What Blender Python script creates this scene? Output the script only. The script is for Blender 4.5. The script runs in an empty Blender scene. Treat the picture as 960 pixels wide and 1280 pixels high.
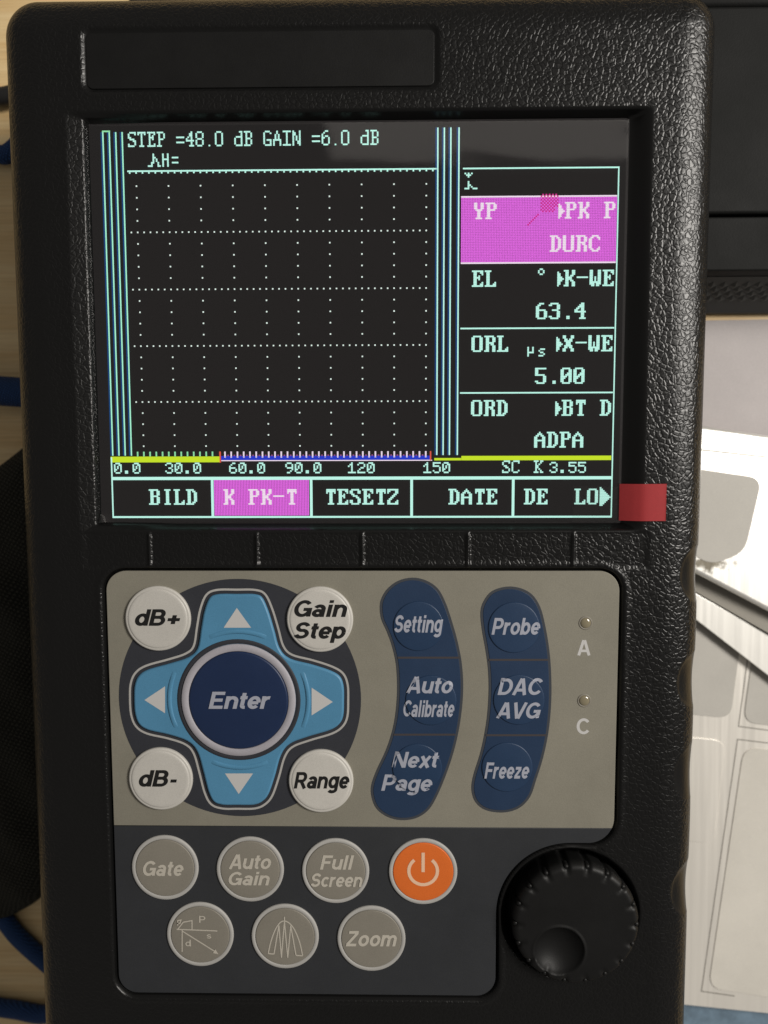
import bpy, bmesh, math, random
import numpy as np
from mathutils import Vector, Matrix
random.seed(7); np.random.seed(7)
S = 0.001                      # everything below is written in millimetres
OX, OY, OZ = -50.0, 80.0, 48.0 # shift: the desk top is z = 0, the detector stands over the origin
scene = bpy.context.scene
C = scene.collection

# ------------------------------------------------------------------ camera
CAM_POS = np.array([58.1046, -61.2309, 176.2978]); CAM_ROT = (-0.081934, 0.0161806, -0.0022613)
cam = bpy.data.cameras.new('camera'); cam_o = bpy.data.objects.new('camera', cam); C.objects.link(cam_o)
cam.sensor_fit = 'VERTICAL'; cam.sensor_height = 36; cam.lens = 27.0
cam.clip_start = 0.005; cam.clip_end = 20
cam_o.location = ((CAM_POS[0] + OX) * S, (CAM_POS[1] + OY) * S, (CAM_POS[2] + OZ) * S)
cam_o.rotation_euler = CAM_ROT
cam.dof.use_dof = True; cam.dof.focus_distance = 0.176; cam.dof.aperture_fstop = 12
scene.camera = cam_o

# ------------------------------------------------------------------ light
world = bpy.data.worlds.new('World'); scene.world = world; world.use_nodes = True
wb = world.node_tree.nodes['Background']
wb.inputs[0].default_value = (1.0, 0.94, 0.87, 1); wb.inputs[1].default_value = 0.155

def area(name, loc, target, size, power, color, size_y=None):
    l = bpy.data.lights.new(name, 'AREA'); l.energy = power; l.color = color; l.size = size
    if size_y: l.shape = 'RECTANGLE'; l.size_y = size_y
    o = bpy.data.objects.new(name, l); C.objects.link(o); o.location = loc
    o.rotation_euler = (Vector(target) - Vector(loc)).to_track_quat('-Z', 'Y').to_euler()
    return o
area('room_lamp', (0.62, 0.25, 0.62), (0.05, 0, 0), 0.36, 7.9, (1.0, 0.955, 0.89), 0.22)
area('film_sheen_lamp', (0.32, 0.715, 1.60), (0.32, 0.715, 0.0), 0.90, 0.27, (1.0, 0.93, 0.85), 0.13)  # added unseen strip, sized and placed to mirror as a sheen along the film top
scene.view_settings.view_transform = 'Standard'; scene.view_settings.look = 'None'
scene.view_settings.exposure = 0; scene.view_settings.gamma = 1; scene.view_settings.use_curve_mapping = False

# ------------------------------------------------------------------ helpers
def _rot(a, b, c):
    return np.array(Matrix.Rotation(c, 3, 'Z') @ Matrix.Rotation(b, 3, 'Y') @ Matrix.Rotation(a, 3, 'X'))
_R = _rot(*CAM_ROT)
def at(px, py, z=0.0):
    """survey helper: the point of the level plane z (mm) that the photograph shows at px, py"""
    d = _R @ np.array([(px - 480) / 960.0, -(py - 640) / 960.0, -1.0])
    t = (z - CAM_POS[2]) / d[2]
    p = CAM_POS + d * t
    return (float(p[0]), float(p[1]))
def mmpx(px, py, z=0.0):
    a = at(px - 5, py, z); b = at(px + 5, py, z)
    return math.hypot(a[0] - b[0], a[1] - b[1]) / 10
def W(p): return ((p[0] + OX) * S, (p[1] + OY) * S, (p[2] + OZ) * S)

def mesh_obj(name, verts, faces, mat, parent=None, smooth=False, mats=None):
    me = bpy.data.meshes.new(name)
    me.from_pydata([W(v) for v in verts], [], faces)
    me.update()
    if smooth: me.polygons.foreach_set('use_smooth', [True] * len(me.polygons))
    o = bpy.data.objects.new(name, me); C.objects.link(o)
    if mat: me.materials.append(mat)
    if parent: o.parent = parent
    return o
def fix_normals(o):
    bm = bmesh.new(); bm.from_mesh(o.data); bmesh.ops.recalc_face_normals(bm, faces=bm.faces); bm.to_mesh(o.data); bm.free()
def empty(name, loc=(0, 0, 0)):
    o = bpy.data.objects.new(name, None); C.objects.link(o); o.location = loc; o.empty_display_size = 0.01
    return o
def tag(o, label=None, cat=None, group=None, kind=None):
    if label: o['label'] = label
    if cat: o['category'] = cat
    if group: o['group'] = group
    if kind: o['kind'] = kind
    return o

def catmull(pts, n=6, closed=True):
    out = []; N = len(pts)
    rng = range(N if closed else N - 1)
    for i in rng:
        if closed: p0, p1, p2, p3 = pts[i - 1], pts[i], pts[(i + 1) % N], pts[(i + 2) % N]
        else: p0, p1, p2, p3 = pts[max(i - 1, 0)], pts[i], pts[i + 1], pts[min(i + 2, N - 1)]
        for k in range(n):
            t = k / n
            out.append(tuple(0.5 * ((2 * b) + (-a + c) * t + (2 * a - 5 * b + 4 * c - d) * t * t + (-a + 3 * b - 3 * c + d) * t ** 3)
                             for a, b, c, d in zip(p0, p1, p2, p3)))
    if not closed: out.append(tuple(pts[-1]))
    return out
def signed_area(p):
    return 0.5 * sum(p[i - 1][0] * p[i][1] - p[i][0] * p[i - 1][1] for i in range(len(p)))
def ccw(p): return list(p) if signed_area(p) > 0 else list(reversed(p))
def inset(p, d):
    """offset a counter-clockwise outline inwards by d"""
    out = []; N = len(p)
    for i in range(N):
        ax, ay = p[i - 1]; bx, by = p[i]; cx, cy = p[(i + 1) % N]
        e1 = Vector((bx - ax, by - ay)); e2 = Vector((cx - bx, cy - by))
        if e1.length < 1e-9 or e2.length < 1e-9: out.append((bx, by)); continue
        e1.normalize(); e2.normalize()
        n = Vector((-e1.y - e2.y, e1.x + e2.x)); L = n.length
        if L < 1e-6: out.append((bx, by)); continue
        n /= L; k = max(0.45, n.dot(Vector((-e1.y, e1.x))))
        out.append((bx + n.x * d / k, by + n.y * d / k))
    return out
def slab(name, outline, z0, z1, mat, parent=None, bevel=0.25, dome=0.0, smooth=True):
    """a plate with a softened upper edge; outline in mm"""
    p = ccw(outline); N = len(p)
    rings = [(p, z0), (p, z1 - bevel), (inset(p, bevel * 0.3), z1 - bevel * 0.3), (inset(p, bevel), z1)]
    v = []; f = []
    for r, z in rings: v += [(x, y, z) for x, y in r]
    for k in range(len(rings) - 1):
        for i in range(N):
            j = (i + 1) % N
            f.append((k * N + i, k * N + j, (k + 1) * N + j, (k + 1) * N + i))
    f.append(tuple(range((len(rings) - 1) * N, len(rings) * N)))
    f.append(tuple(reversed(range(N))))
    o = mesh_obj(name, v, f, mat, parent)
    if smooth:
        sm = [True] * len(o.data.polygons); sm[-1] = sm[-2] = False
        o.data.polygons.foreach_set('use_smooth', sm)
    return o
def lathe(name, c, prof, mat, parent=None, n=64, smooth=True):
    """prof: (radius, z) from the foot to the centre of the top"""
    v = []; f = []
    prof = list(prof)
    closed_top = prof[-1][0] < 1e-6
    rings = prof[:-1] if closed_top else prof
    for r, z in rings:
        v += [(c[0] + r * math.cos(2 * math.pi * i / n), c[1] + r * math.sin(2 * math.pi * i / n), z) for i in range(n)]
    for k in range(len(rings) - 1):
        for i in range(n):
            j = (i + 1) % n
            f.append((k * n + i, k * n + j, (k + 1) * n + j, (k + 1) * n + i))
    if closed_top:
        v.append((c[0], c[1], prof[-1][1])); t = len(v) - 1; b = (len(rings) - 1) * n
        for i in range(n): f.append((b + i, b + (i + 1) % n, t))
    return mesh_obj(name, v, f, mat, parent, smooth)
def ring_flat(name, c, r0, r1, z0, z1, mat, parent=None, n=72):
    b = min(0.12, (z1 - z0) * 0.5)
    prof = [(r0, z0), (r0, z1 - b), (r0 - b, z1), (r1 + b, z1), (r1, z1 - b), (r1, z0)]
    return lathe(name, c, prof, mat, parent, n)
def disc_key(name, c, r, z0, z1, mat, parent=None, dome=0.25, edge=0.45, n=72):
    prof = [(r, z0), (r, z1 - edge)]
    for k in range(1, 7):
        a = k / 6 * math.pi / 2
        prof.append((r - edge * (1 - math.cos(a)), z1 - edge + edge * math.sin(a)))
    R = r - edge
    for k in range(1, 6):
        q = 1 - k / 6
        prof.append((R * q, z1 + dome * (1 - q * q)))
    prof.append((0, z1 + dome))
    return lathe(name, c, prof, mat, parent, n)
def strip(points, w, closed=False):
    """flat ribbon of width w round a polyline -> verts, faces (2D)"""
    P = [Vector(p) for p in points]; N = len(P); v = []; f = []
    for i in range(N):
        if closed: a, b, c = P[i - 1], P[i], P[(i + 1) % N]
        else: a, b, c = P[max(i - 1, 0)], P[i], P[min(i + 1, N - 1)]
        d1 = (b - a); d2 = (c - b)
        if d1.length < 1e-9: d1 = d2
        if d2.length < 1e-9: d2 = d1
        d1 = d1.normalized(); d2 = d2.normalized()
        n = Vector((-d1.y - d2.y, d1.x + d2.x)).normalized()
        k = max(0.5, n.dot(Vector((-d1.y, d1.x))))
        v.append(b + n * (w / 2 / k)); v.append(b - n * (w / 2 / k))
    for i in range(N if closed else N - 1):
        j = (i + 1) % N
        f.append((2 * i, 2 * i + 1, 2 * j + 1, 2 * j))
    return [(q.x, q.y) for q in v], f

# --- a grotesque stroke alphabet for the key legends: cap height 1, stroke T
T = 0.185
def arc(cx, cy, rx, ry, a0, a1, n=14):
    return [(cx + rx * math.cos(math.radians(a0 + (a1 - a0) * i / n)), cy + ry * math.sin(math.radians(a0 + (a1 - a0) * i / n))) for i in range(n + 1)]
def glyphs():
    b, c, x = 0.093, 0.907, 0.65
    el = lambda cx, cy, rx, ry: arc(cx, cy, rx, ry, 0, 360, 28)
    st = lambda X, y0=0, y1=1: [(X, y0), (X, y1)]
    g = {}
    g['A'] = (.74, [[(.08, 0), (.345, .995)], [(.66, 0), (.395, .995)], [(.17, .30), (.57, .30)]])
    g['B'] = (.72, [st(.11), [(.11, c), (.36, c)] + arc(.38, .71, .17, .197, 90, -90) + [(.11, .513)], [(.11, .513), (.36, .513)] + arc(.40, .303, .2, .21, 90, -90) + [(.11, b)]])
    g['C'] = (.74, [arc(.40, .5, .305, .41, 38, 322, 26)])
    g['D'] = (.74, [st(.11), [(.11, c), (.30, c)] + arc(.33, .5, .30, .407, 90, -90, 20) + [(.11, b)]])
    g['E'] = (.68, [st(.11), [(.11, c), (.63, c)], [(.11, .51), (.58, .51)], [(.11, b), (.65, b)]])
    g['F'] = (.62, [st(.11), [(.11, c), (.61, c)], [(.11, .5), (.54, .5)]])
    g['G'] = (.80, [arc(.40, .5, .305, .41, 40, 300, 26), [(.70, .02), (.70, .45), (.42, .45)], arc(.40, .5, .305, .41, 296, 345, 6)])
    g['N'] = (.76, [st(.11), st(.65), [(.13, .97), (.63, .03)]])
    g['P'] = (.68, [st(.11), [(.11, c), (.36, c)] + arc(.38, .668, .2, .24, 90, -90) + [(.11, .428)]])
    g['R'] = (.74, [st(.11), [(.11, c), (.38, c)] + arc(.41, .68, .19, .228, 90, -90) + [(.11, .452)], [(.38, .46), (.66, 0)]])
    g['S'] = (.68, [arc(.34, .702, .225, .208, 15, 255, 18) + arc(.34, .300, .24, .208, 78, -165, 18)])
    g['V'] = (.70, [[(.07, 1), (.325, 0.005)], [(.64, 1), (.385, 0.005)]])
    g['Z'] = (.66, [[(.06, c), (.61, c)], [(.56, .86), (.11, .14)], [(.04, b), (.62, b)]])
    g['a'] = (.58, [el(.255, .235, .165, .15), [(.47, 0), (.47, .45)] + arc(.285, .47, .185, .185, 0, 155, 12)])
    g['b'] = (.62, [st(.10), el(.32, .37, .205, .285)])
    g['c'] = (.55, [arc(.30, .37, .205, .285, 42, 318, 22)])
    g['d'] = (.62, [st(.52), el(.30, .37, .205, .285)])
    g['e'] = (.58, [arc(.30, .37, .205, .285, 0, 318, 24), [(.10, .355), (.50, .355)]])
    g['g'] = (.62, [el(.30, .38, .205, .275), [(.52, .74), (.52, -.06)] + arc(.31, -.06, .21, .135, 0, -155, 12)])
    g['i'] = (.27, [st(.135, 0, .735), st(.135, .83, 1)])
    g['l'] = (.27, [st(.135)])
    g['m'] = (.90, [st(.10, 0, .735), [(.45, 0), (.45, .45)] + arc(.285, .45, .165, .2, 0, 165, 12), [(.80, 0), (.80, .45)] + arc(.635, .45, .165, .2, 0, 165, 12)])
    g['n'] = (.61, [st(.10, 0, .735), [(.51, 0), (.51, .43)] + arc(.315, .43, .195, .22, 0, 165, 12)])
    g['o'] = (.62, [el(.31, .37, .215, .285)])
    g['p'] = (.62, [st(.10, -.26, .735), el(.32, .37, .205, .285)])
    g['r'] = (.41, [st(.10, 0, .735), arc(.33, .41, .22, .235, 165, 78, 8)])
    g['s'] = (.55, [arc(.28, .515, .17, .14, 15, 255, 14) + arc(.28, .23, .18, .14, 78, -165, 14)])
    g['t'] = (.37, [[(.17, .93), (.17, .2)] + arc(.29, .2, .12, .11, 180, 285, 8), [(.02, .655), (.35, .655)]])
    g['u'] = (.61, [st(.51, 0, .735), [(.10, .735), (.10, .3)] + arc(.295, .3, .195, .21, 180, 345, 12)])
    g['x'] = (.56, [[(.07, 0), (.49, .735)], [(.49, 0), (.07, .735)]])
    g['z'] = (.54, [[(.05, .645), (.49, .645)], [(.45, .61), (.10, .12)], [(.04, b), (.50, b)]])
    g['+'] = (.62, [[(.04, .37), (.58, .37)], [(.31, .10), (.31, .64)]])
    g['-'] = (.38, [[(.05, .34), (.33, .34)]])
    return g
GL = glyphs()
def fine(s, m=.05):
    out = [s[0]]
    for a, b in zip(s, s[1:]):
        n = max(1, int(math.hypot(b[0] - a[0], b[1] - a[1]) / m))
        out += [(a[0] + (b[0] - a[0]) * k / n, a[1] + (b[1] - a[1]) * k / n) for k in range(1, n + 1)]
    return out
def legend(text, x0, x1, ytop, ybase, z, mat, parent, slant=0.2, t=None, name='legend', zf=None):
    """printed word whose capitals stand between ybase and ytop and which runs from x0 to x1 (photo survey)"""
    global T
    a = at(x0, ybase, z); bb = at(x1, ybase, z); cc = at((x0 + x1) / 2, ytop, z)
    cap = cc[1] - (a[1] + bb[1]) / 2; width = bb[0] - a[0]
    adv = 0; strokes = []
    for ch in text:
        w, ss = GL[ch]
        for s in ss: strokes.append([(px + adv, py) for px, py in s])
        adv += w + 0.035
    tt = t or T
    verts = []; faces = []; lo = 1e9; hi = -1e9; parts = []
    for s in strokes:
        v, f = strip(fine(s) if zf else s, tt)
        v = [(px + slant * py, py) for px, py in v]
        lo = min(lo, min(q[0] for q in v)); hi = max(hi, max(q[0] for q in v)); parts.append((v, f))
    sx = width / (hi - lo)
    for k, (v, f) in enumerate(parts):
        o = len(verts)
        verts += [(a[0] + (px - lo) * sx, a[1] + (bb[1] - a[1]) * (px - lo) / (hi - lo) + py * cap, z + 0.006 * (k % 5)) for px, py in v]
        if zf: verts[o:] = [(x, y, zf(x, y) + .012 + .005 * (k % 5)) for x, y, _ in verts[o:]]
        faces += [tuple(reversed([o + i for i in q])) for q in f]
    return mesh_obj(name, verts, faces, mat, parent)
def flat_poly(name, pts, z, mat, parent):
    p = ccw(pts)
    return mesh_obj(name, [(x, y, z) for x, y in p], [tuple(range(len(p)))], mat, parent)
def ribbons(name, polylines, w, z, mat, parent):
    verts = []; faces = []
    for k, pl in enumerate(polylines):
        v, f = strip(pl, w); o = len(verts)
        verts += [(x, y, z + 0.006 * k) for x, y in v]; faces += [tuple(reversed([o + i for i in q])) for q in f]
    return mesh_obj(name, verts, faces, mat, parent)
def tube(name, path, r, mat, parent=None, n=14, sub=8):
    P = [Vector(p) for p in catmull(path, sub, False)]; v = []; f = []
    up = Vector((0, 0, 1))
    for i, p in enumerate(P):
        d = (P[min(i + 1, len(P) - 1)] - P[max(i - 1, 0)]).normalized()
        s = d.cross(up)
        s = s.normalized() if s.length > 1e-4 else Vector((1, 0, 0))
        u = s.cross(d).normalized()
        for k in range(n):
            a = 2 * math.pi * k / n
            q = p + s * (r * math.cos(a)) + u * (r * math.sin(a)); v.append(tuple(q))
    for i in range(len(P) - 1):
        for k in range(n):
            j = (k + 1) % n
            f.append((i * n + k, i * n + j, (i + 1) * n + j, (i + 1) * n + k))
    f.append(tuple(range(n))); f.append(tuple(reversed(range((len(P) - 1) * n, len(P) * n))))
    return mesh_obj(name, v, f, mat, parent, True)

# ------------------------------------------------------------------ materials
def new_mat(name):
    m = bpy.data.materials.new(name); m.use_nodes = True
    return m, m.node_tree, m.node_tree.nodes['Principled BSDF']
def N(nt, kind, **kw):
    n = nt.nodes.new(kind)
    for k, v in kw.items(): setattr(n, k, v)
    return n
def coords(nt, scale=(1, 1, 1), rot=(0, 0, 0), kind='Object'):
    tc = N(nt, 'ShaderNodeTexCoord'); mp = N(nt, 'ShaderNodeMapping')
    mp.inputs['Scale'].default_value = scale; mp.inputs['Rotation'].default_value = rot
    nt.links.new(tc.outputs[kind], mp.inputs[0]); return mp.outputs[0]
def plain(name, col, rough=0.5, metal=0.0, spec=0.5, var=0.0, bump=0.0, bscale=2500, coat=0.0, rvar=0.0):
    m, nt, p = new_mat(name); L = nt.links
    p.inputs['Base Color'].default_value = (*col, 1); p.inputs['Roughness'].default_value = rough
    p.inputs['Metallic'].default_value = metal; p.inputs['Specular IOR Level'].default_value = spec
    p.inputs['Coat Weight'].default_value = coat
    v = coords(nt)
    if var or rvar:
        n = N(nt, 'ShaderNodeTexNoise'); n.inputs['Scale'].default_value = 140; n.inputs['Detail'].default_value = 8; n.inputs['Roughness'].default_value = 0.7
        L.new(v, n.inputs['Vector'])
        if var:
            r = N(nt, 'ShaderNodeValToRGB'); L.new(n.outputs[0], r.inputs[0])
            r.color_ramp.elements[0].position = 0.3; r.color_ramp.elements[1].position = 0.7
            r.color_ramp.elements[0].color = (*[c * (1 - var) for c in col], 1); r.color_ramp.elements[1].color = (*[min(1, c * (1 + var)) for c in col], 1)
            L.new(r.outputs[0], p.inputs['Base Color'])
        if rvar:
            mr = N(nt, 'ShaderNodeMapRange'); mr.inputs['To Min'].default_value = rough - rvar; mr.inputs['To Max'].default_value = rough + rvar
            mr.inputs['From Min'].default_value = .3; mr.inputs['From Max'].default_value = .7
            L.new(n.outputs[0], mr.inputs[0]); L.new(mr.outputs[0], p.inputs['Roughness'])
    if bump:
        n2 = N(nt, 'ShaderNodeTexNoise'); n2.inputs['Scale'].default_value = bscale; n2.inputs['Detail'].default_value = 3
        L.new(v, n2.inputs['Vector'])
        bn = N(nt, 'ShaderNodeBump'); bn.inputs['Strength'].default_value = bump; bn.inputs['Distance'].default_value = 0.0003
        L.new(n2.outputs[0], bn.inputs['Height']); L.new(bn.outputs[0], p.inputs['Normal'])
    return m
def emit(name, col, strength=1.0):
    m, nt, p = new_mat(name)
    p.inputs['Base Color'].default_value = (0.01, 0.01, 0.01, 1); p.inputs['Specular IOR Level'].default_value = 0
    p.inputs['Emission Color'].default_value = (*col, 1); p.inputs['Emission Strength'].default_value = strength
    return m

# moulded rubber-plastic with a leather grain; the attribute says where the mould is grained
def housing_material():
    m, nt, p = new_mat('grained_black_plastic'); L = nt.links
    p.inputs['Base Color'].default_value = (0.0052, 0.0052, 0.0052, 1); p.inputs['Specular IOR Level'].default_value = 0.37
    v = coords(nt)
    nz = N(nt, 'ShaderNodeTexNoise'); nz.inputs['Scale'].default_value = 420; nz.inputs['Detail'].default_value = 2; L.new(v, nz.inputs['Vector'])
    mx = N(nt, 'ShaderNodeVectorMath', operation='MULTIPLY_ADD'); L.new(nz.outputs['Color'], mx.inputs[0])
    mx.inputs[1].default_value = (0.0016, 0.0016, 0.0016); L.new(v, mx.inputs[2])
    vo = N(nt, 'ShaderNodeTexVoronoi', feature='DISTANCE_TO_EDGE'); vo.inputs['Scale'].default_value = 860; L.new(mx.outputs[0], vo.inputs['Vector'])
    mr = N(nt, 'ShaderNodeMapRange', interpolation_type='SMOOTHSTEP'); mr.inputs['From Max'].default_value = 0.22; L.new(vo.outputs[0], mr.inputs[0])
    n2 = N(nt, 'ShaderNodeTexNoise'); n2.inputs['Scale'].default_value = 1050; n2.inputs['Detail'].default_value = 3; L.new(v, n2.inputs['Vector'])
    ad = N(nt, 'ShaderNodeMath', operation='MULTIPLY_ADD'); L.new(n2.outputs[0], ad.inputs[0]); ad.inputs[1].default_value = 0.85; L.new(mr.outputs[0], ad.inputs[2])
    at_ = N(nt, 'ShaderNodeAttribute', attribute_name='grain')
    mu = N(nt, 'ShaderNodeMath', operation='MULTIPLY'); L.new(at_.outputs['Fac'], mu.inputs[0]); mu.inputs[1].default_value = 0.31
    bn = N(nt, 'ShaderNodeBump'); bn.inputs['Distance'].default_value = 0.00019
    L.new(mu.outputs[0], bn.inputs['Strength']); L.new(ad.outputs[0], bn.inputs['Height']); L.new(bn.outputs[0], p.inputs['Normal'])
    p.inputs['Roughness'].default_value = 0.31
    return m
def wood_material():
    m, nt, p = new_mat('pale_wood_laminate'); L = nt.links
    v = coords(nt, (9, 120, 30))
    n = N(nt, 'ShaderNodeTexNoise'); n.inputs['Scale'].default_value = 1.6; n.inputs['Detail'].default_value = 9; n.inputs['Roughness'].default_value = 0.62; n.inputs['Distortion'].default_value = 0.6
    L.new(v, n.inputs['Vector'])
    v2 = coords(nt, (40, 1500, 100))
    n2 = N(nt, 'ShaderNodeTexNoise'); n2.inputs['Scale'].default_value = 1.0; n2.inputs['Detail'].default_value = 4; L.new(v2, n2.inputs['Vector'])
    r = N(nt, 'ShaderNodeValToRGB'); L.new(n.outputs[0], r.inputs[0])
    e = r.color_ramp.elements; e[0].position = .28; e[0].color = (.74, .49, .215, 1); e[1].position = .72; e[1].color = (.95, .75, .43, 1)
    mi = N(nt, 'ShaderNodeMixRGB', blend_type='MULTIPLY'); mi.inputs[0].default_value = 0.30
    r2 = N(nt, 'ShaderNodeValToRGB'); L.new(n2.outputs[0], r2.inputs[0]); r2.color_ramp.elements[0].position = .35; r2.color_ramp.elements[1].position = .6
    r2.color_ramp.elements[0].color = (.6, .55, .5, 1)
    L.new(r.outputs[0], mi.inputs[1]); L.new(r2.outputs[0], mi.inputs[2]); L.new(mi.outputs[0], p.inputs['Base Color'])
    p.inputs['Roughness'].default_value = 0.42
    bn = N(nt, 'ShaderNodeBump'); bn.inputs['Strength'].default_value = .15; bn.inputs['Distance'].default_value = .0002
    L.new(n2.outputs[0], bn.inputs['Height']); L.new(bn.outputs[0], p.inputs['Normal'])
    return m
def fabric_material(name, col, scale, bump=0.9, rough=0.9):
    m, nt, p = new_mat(name); L = nt.links
    v = coords(nt, (scale, scale, scale), (0.2, 0.1, 0.5))
    w1 = N(nt, 'ShaderNodeTexWave', wave_type='BANDS', bands_direction='X'); w1.inputs['Scale'].default_value = 1; w1.inputs['Distortion'].default_value = 3.0; L.new(v, w1.inputs[0])
    w2 = N(nt, 'ShaderNodeTexWave', wave_type='BANDS', bands_direction='Y'); w2.inputs['Scale'].default_value = 1; w2.inputs['Distortion'].default_value = 3.0; L.new(v, w2.inputs[0])
    mu = N(nt, 'ShaderNodeMath', operation='MULTIPLY'); L.new(w1.outputs['Fac'], mu.inputs[0]); L.new(w2.outputs['Fac'], mu.inputs[1])
    r = N(nt, 'ShaderNodeValToRGB'); L.new(mu.outputs[0], r.inputs[0])
    r.color_ramp.elements[0].color = (*[c * .45 for c in col], 1); r.color_ramp.elements[1].color = (*[min(1, c * 1.9) for c in col], 1)
    L.new(r.outputs[0], p.inputs['Base Color'])
    bn = N(nt, 'ShaderNodeBump'); bn.inputs['Strength'].default_value = bump; bn.inputs['Distance'].default_value = .0004
    L.new(mu.outputs[0], bn.inputs['Height']); L.new(bn.outputs[0], p.inputs['Normal'])
    p.inputs['Roughness'].default_value = rough; p.inputs['Specular IOR Level'].default_value = 0.25
    return m
def foil_material(name, col, rough, streak=0.1, metal=0.75):
    m, nt, p = new_mat(name); L = nt.links
    v = coords(nt, (900, 22, 60), (0, 0, math.radians(-8)))
    n = N(nt, 'ShaderNodeTexNoise'); n.inputs['Scale'].default_value = 1; n.inputs['Detail'].default_value = 5; L.new(v, n.inputs['Vector'])
    mr = N(nt, 'ShaderNodeMapRange'); mr.inputs['From Min'].default_value = .3; mr.inputs['From Max'].default_value = .7
    mr.inputs['To Min'].default_value = rough - streak; mr.inputs['To Max'].default_value = rough + streak
    L.new(n.outputs[0], mr.inputs[0]); L.new(mr.outputs[0], p.inputs['Roughness'])
    p.inputs['Base Color'].default_value = (*col, 1); p.inputs['Metallic'].default_value = metal
    bn = N(nt, 'ShaderNodeBump'); bn.inputs['Strength'].default_value = .12; bn.inputs['Distance'].default_value = .0002
    n3 = N(nt, 'ShaderNodeTexNoise'); n3.inputs['Scale'].default_value = 60; n3.inputs['Detail'].default_value = 2; L.new(coords(nt), n3.inputs['Vector'])
    ad = N(nt, 'ShaderNodeMath', operation='MULTIPLY_ADD'); L.new(n3.outputs[0], ad.inputs[0]); ad.inputs[1].default_value = 3.0; L.new(n.outputs[0], ad.inputs[2])
    L.new(ad.outputs[0], bn.inputs['Height']); L.new(bn.outputs[0], p.inputs['Normal'])
    return m
def film_material(name, rough=0.06, gain=1.0, tint=(1, 1, 1), ripple=0.25):
    m = bpy.data.materials.new(name); m.use_nodes = True; nt = m.node_tree; L = nt.links
    nt.nodes.remove(nt.nodes['Principled BSDF']); out = nt.nodes['Material Output']
    tr = N(nt, 'ShaderNodeBsdfTransparent'); tr.inputs[0].default_value = (*tint, 1)
    gl = N(nt, 'ShaderNodeBsdfGlossy'); gl.inputs['Roughness'].default_value = rough
    fr = N(nt, 'ShaderNodeFresnel'); fr.inputs[0].default_value = 1.5
    mu = N(nt, 'ShaderNodeMath', operation='MULTIPLY'); mu.inputs[1].default_value = gain; L.new(fr.outputs[0], mu.inputs[0])
    mx = N(nt, 'ShaderNodeMixShader'); L.new(mu.outputs[0], mx.inputs[0]); L.new(tr.outputs[0], mx.inputs[1]); L.new(gl.outputs[0], mx.inputs[2])
    n = N(nt, 'ShaderNodeTexNoise'); n.inputs['Scale'].default_value = 35; n.inputs['Detail'].default_value = 2; L.new(coords(nt, (.6, 1.6, 1)), n.inputs['Vector'])
    bn = N(nt, 'ShaderNodeBump'); bn.inputs['Strength'].default_value = ripple; bn.inputs['Distance'].default_value = .001
    L.new(n.outputs[0], bn.inputs['Height']); L.new(bn.outputs[0], gl.inputs['Normal'])
    L.new(mx.outputs[0], out.inputs[0]); return m

def smudge(m, amount=.07, speck=.05, seed=0.0):
    nt = m.node_tree; L = nt.links; p = nt.nodes['Principled BSDF']; inp = p.inputs['Base Color']
    src = inp.links[0].from_socket if inp.links else None
    col = tuple(inp.default_value)
    tc = N(nt, 'ShaderNodeTexCoord')
    ad = N(nt, 'ShaderNodeVectorMath', operation='ADD'); L.new(tc.outputs['Object'], ad.inputs[0]); ad.inputs[1].default_value = (seed, seed * .7, 0)
    a = N(nt, 'ShaderNodeTexNoise'); a.inputs['Scale'].default_value = 38; a.inputs['Detail'].default_value = 6; a.inputs['Roughness'].default_value = .62; L.new(ad.outputs[0], a.inputs['Vector'])
    b = N(nt, 'ShaderNodeTexNoise'); b.inputs['Scale'].default_value = 4200; b.inputs['Detail'].default_value = 1; L.new(ad.outputs[0], b.inputs['Vector'])
    ma = N(nt, 'ShaderNodeMapRange'); L.new(a.outputs[0], ma.inputs[0]); ma.inputs['From Min'].default_value = .3; ma.inputs['From Max'].default_value = .7; ma.inputs['To Min'].default_value = 1 - amount; ma.inputs['To Max'].default_value = 1 + amount * .5
    mb = N(nt, 'ShaderNodeMapRange'); L.new(b.outputs[0], mb.inputs[0]); mb.inputs['From Min'].default_value = .3; mb.inputs['From Max'].default_value = .7; mb.inputs['To Min'].default_value = 1 - speck; mb.inputs['To Max'].default_value = 1 + speck
    mu = N(nt, 'ShaderNodeMath', operation='MULTIPLY'); L.new(ma.outputs[0], mu.inputs[0]); L.new(mb.outputs[0], mu.inputs[1])
    vm = N(nt, 'ShaderNodeVectorMath', operation='SCALE')
    if src: L.new(src, vm.inputs[0])
    else: vm.inputs[0].default_value = col[:3]
    L.new(mu.outputs[0], vm.inputs['Scale']); L.new(vm.outputs[0], inp)
    if not p.inputs['Roughness'].links:
        r = p.inputs['Roughness'].default_value
        mr = N(nt, 'ShaderNodeMapRange'); L.new(a.outputs[0], mr.inputs[0]); mr.inputs['From Min'].default_value = .3; mr.inputs['From Max'].default_value = .7
        mr.inputs['To Min'].default_value = r - .07; mr.inputs['To Max'].default_value = r + .09; L.new(mr.outputs[0], p.inputs['Roughness'])
    return m
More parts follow.
